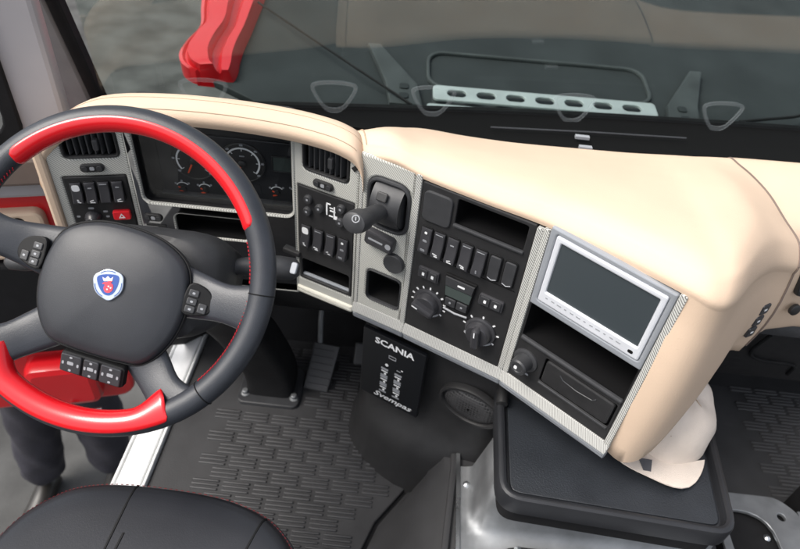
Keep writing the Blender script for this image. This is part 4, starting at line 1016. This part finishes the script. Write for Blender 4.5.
for pts in (((-.372, .4985), (-.374, .48), (-.381, .36), (-.385, .20), (-.385, 0)), ((-.163, .470), (-.170, .45), (-.190, .36), (-.20, .20), (-.20, 0)), ((-.362, .42), (-.366, .37), (-.368, .30), (-.370, .15))):
    mb = MB(); mb.tube([(x, y, seat_z(x, y)-.0008) for x, y in [tuple(q)[:2] for q in catmull([(a, b, 0) for a, b in pts], 4)]], .0024, 'recess', n=6); ob('cushion_seam', mb, st)
mb = MB(); mb.box((-.33, .15, .17), (.34, .40, .32), 'black_matt', bev=.02); ob('seat_base', mb, st)

# ================================================================== LOOPS AT THE GLASS
for (x, y, z), lb in (((-.452, 1.225, .775), 'pale modelled reflection loop at the windscreen nearest the red hatch flange'), ((-.185, 1.28, .775), 'pale modelled reflection loop at the windscreen behind the instrument hood end'), ((.03, 1.325, .768), 'pale modelled reflection loop at the windscreen left of the slotted metal beam'), ((.352, 1.375, .764), 'pale modelled reflection loop at the windscreen in front of the slotted beam middle'), ((.70, 1.41, .768), 'pale modelled reflection loop at the windscreen beyond the end of the slotted beam')):
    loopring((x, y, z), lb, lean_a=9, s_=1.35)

# ================================================================== PERSON STANDING OUTSIDE
def person():
    root = thing('person', (-1.25, 1.38, -1.2), 'person in dark grey trousers standing on the asphalt behind the open door', 'person')
    V = [(-1.24, 1.45, -.28, .15, .12), (-1.33, 1.42, -.36, .115, .115), (-1.345, 1.37, -.72, .098, .098), (-1.375, 1.32, -1.10, .085, .085), (-1.15, 1.47, -.36, .115, .115), (-1.13, 1.44, -.74, .098, .098), (-1.115, 1.40, -1.10, .085, .085)]
    E_ = [(0, 1), (1, 2), (2, 3), (0, 4), (4, 5), (5, 6)]
    up_ = [(-1.24, 1.45, -.26, .15, .115), (-1.25, 1.45, -.05, .15, .11), (-1.26, 1.44, .12, .17, .115), (-1.27, 1.44, .24, .08, .07), (-1.27, 1.43, .30, .052, .052),
           (-1.43, 1.44, .17, .07, .07), (-1.50, 1.42, -.08, .052, .052), (-1.50, 1.34, -.30, .042, .042), (-1.09, 1.46, .17, .07, .07), (-1.02, 1.46, -.08, .052, .052), (-1.04, 1.38, -.29, .042, .042)]
    ue = [(0, 1), (1, 2), (2, 3), (3, 4), (2, 5), (5, 6), (6, 7), (2, 8), (8, 9), (9, 10)]
    hd = [(-1.27, 1.43, .28, .05, .05), (-1.275, 1.42, .36, .078, .088), (-1.275, 1.425, .44, .076, .09), (-1.275, 1.425, .49, .05, .06)]
    def skin(name, vs_, es, mname, sub=2):
        me = bpy.data.meshes.new(name); me.from_pydata([v[:3] for v in vs_], es, []); me.materials.append(MATS[mname])
        o = bpy.data.objects.new(name, me); col.objects.link(o)
        md = o.modifiers.new('s', 'SKIN'); md.use_smooth_shade = True
        if not me.skin_vertices: 
            bm = bmesh.new(); bm.from_mesh(me); bm.verts.layers.skin.verify(); bm.to_mesh(me); bm.free()
        for i, v in enumerate(vs_):
            me.skin_vertices[0].data[i].radius = v[3:5]
            me.skin_vertices[0].data[i].use_root = (i == 0)
        s2 = o.modifiers.new('d', 'SUBSURF'); s2.levels = sub; s2.render_levels = sub
        bpy.context.view_layer.update(); dg = bpy.context.evaluated_depsgraph_get()
        nm = bpy.data.meshes.new_from_object(o.evaluated_get(dg)); bpy.data.objects.remove(o)
        return nm
    mt = skin('trousers', V, E_, 'trousers', 3)
    for v in mt.vertices:                         # cloth folds
        z = v.co.z; v.co.x += .004*math.sin(z*33+v.co.y*60)+.003*math.sin(z*61+v.co.x*90); v.co.y += .005*math.sin(z*27+v.co.x*55)
    mt.shade_smooth()
    ob('trousers', None, root, mesh=mt)
    mj = skin('jacket', up_, ue, 'jacket'); mj.shade_smooth(); ob('body', None, root, mesh=mj)
    mh = skin('head', hd, [(0, 1), (1, 2), (2, 3)], 'skin'); mh.shade_smooth(); ho = ob('head', None, root, mesh=mh)
    mb = MB(); mb.lathe([(.090, -.02), (.094, .02), (.085, .06), (.05, .09), (0, .098)], 'hair', n=20); ob('hair', mb, ho, T(-1.275, 1.432, .425))
    for x in (-.03, .03):
        mb = MB(); mb.lathe([(.012, 0), (.008, .005), (0, .007)], 'print', n=12); ob('eye', mb, ho, T(-1.275+x, 1.344, .405) @ RX(90))
    mb = MB(); mb.tube([(-1.275, 1.345, .41), (-1.275, 1.328, .375), (-1.275, 1.342, .368)], [.006, .011, .008], 'skin', n=8); ob('nose', mb, ho)
    for (hx, hy, hz) in ((-1.50, 1.325, -.335), (-1.04, 1.365, -.325)):
        mb = MB(); mb.tube([(hx, hy+.01, hz+.04), (hx, hy, hz), (hx, hy-.01, hz-.05)], [.026, .036, .034], 'skin', n=10, flat=.5)
        for k in range(4): 
            x = hx-.026+.0175*k; mb.tube([(x, hy-.01, hz-.04), (x, hy-.022, hz-.085), (x, hy-.040, hz-.105-.006*(k in (1, 2)))], [.009, .0085, .007], 'skin', n=8)
        mb.tube([(hx+.03, hy, hz), (hx+.045, hy-.02, hz-.03), (hx+.042, hy-.032, hz-.055)], [.010, .010, .008], 'skin', n=8); ob('hand', mb, root, ang=60)
    for fx, fy in ((-1.378, 1.27), (-1.113, 1.35)):
        mb = MB(); rows = []
        for y_, w_, h_ in ((.10, .028, .05), (.085, .038, .075), (.03, .042, .085), (-.03, .043, .065), (-.10, .048, .045), (-.15, .042, .038), (-.175, .02, .025)):
            rows.append([(w_*math.cos(t), y_, max(0, h_*.5+h_*.55*math.sin(t))) for t in [2*math.pi*k/16 for k in range(16)]])
        mb.grid(rows, 'shoe', closed=True); mb.add(rows[-1], [list(range(16))], 'shoe'); ob('shoe', mb, root, T(fx, fy, -1.199), ang=60)
person()
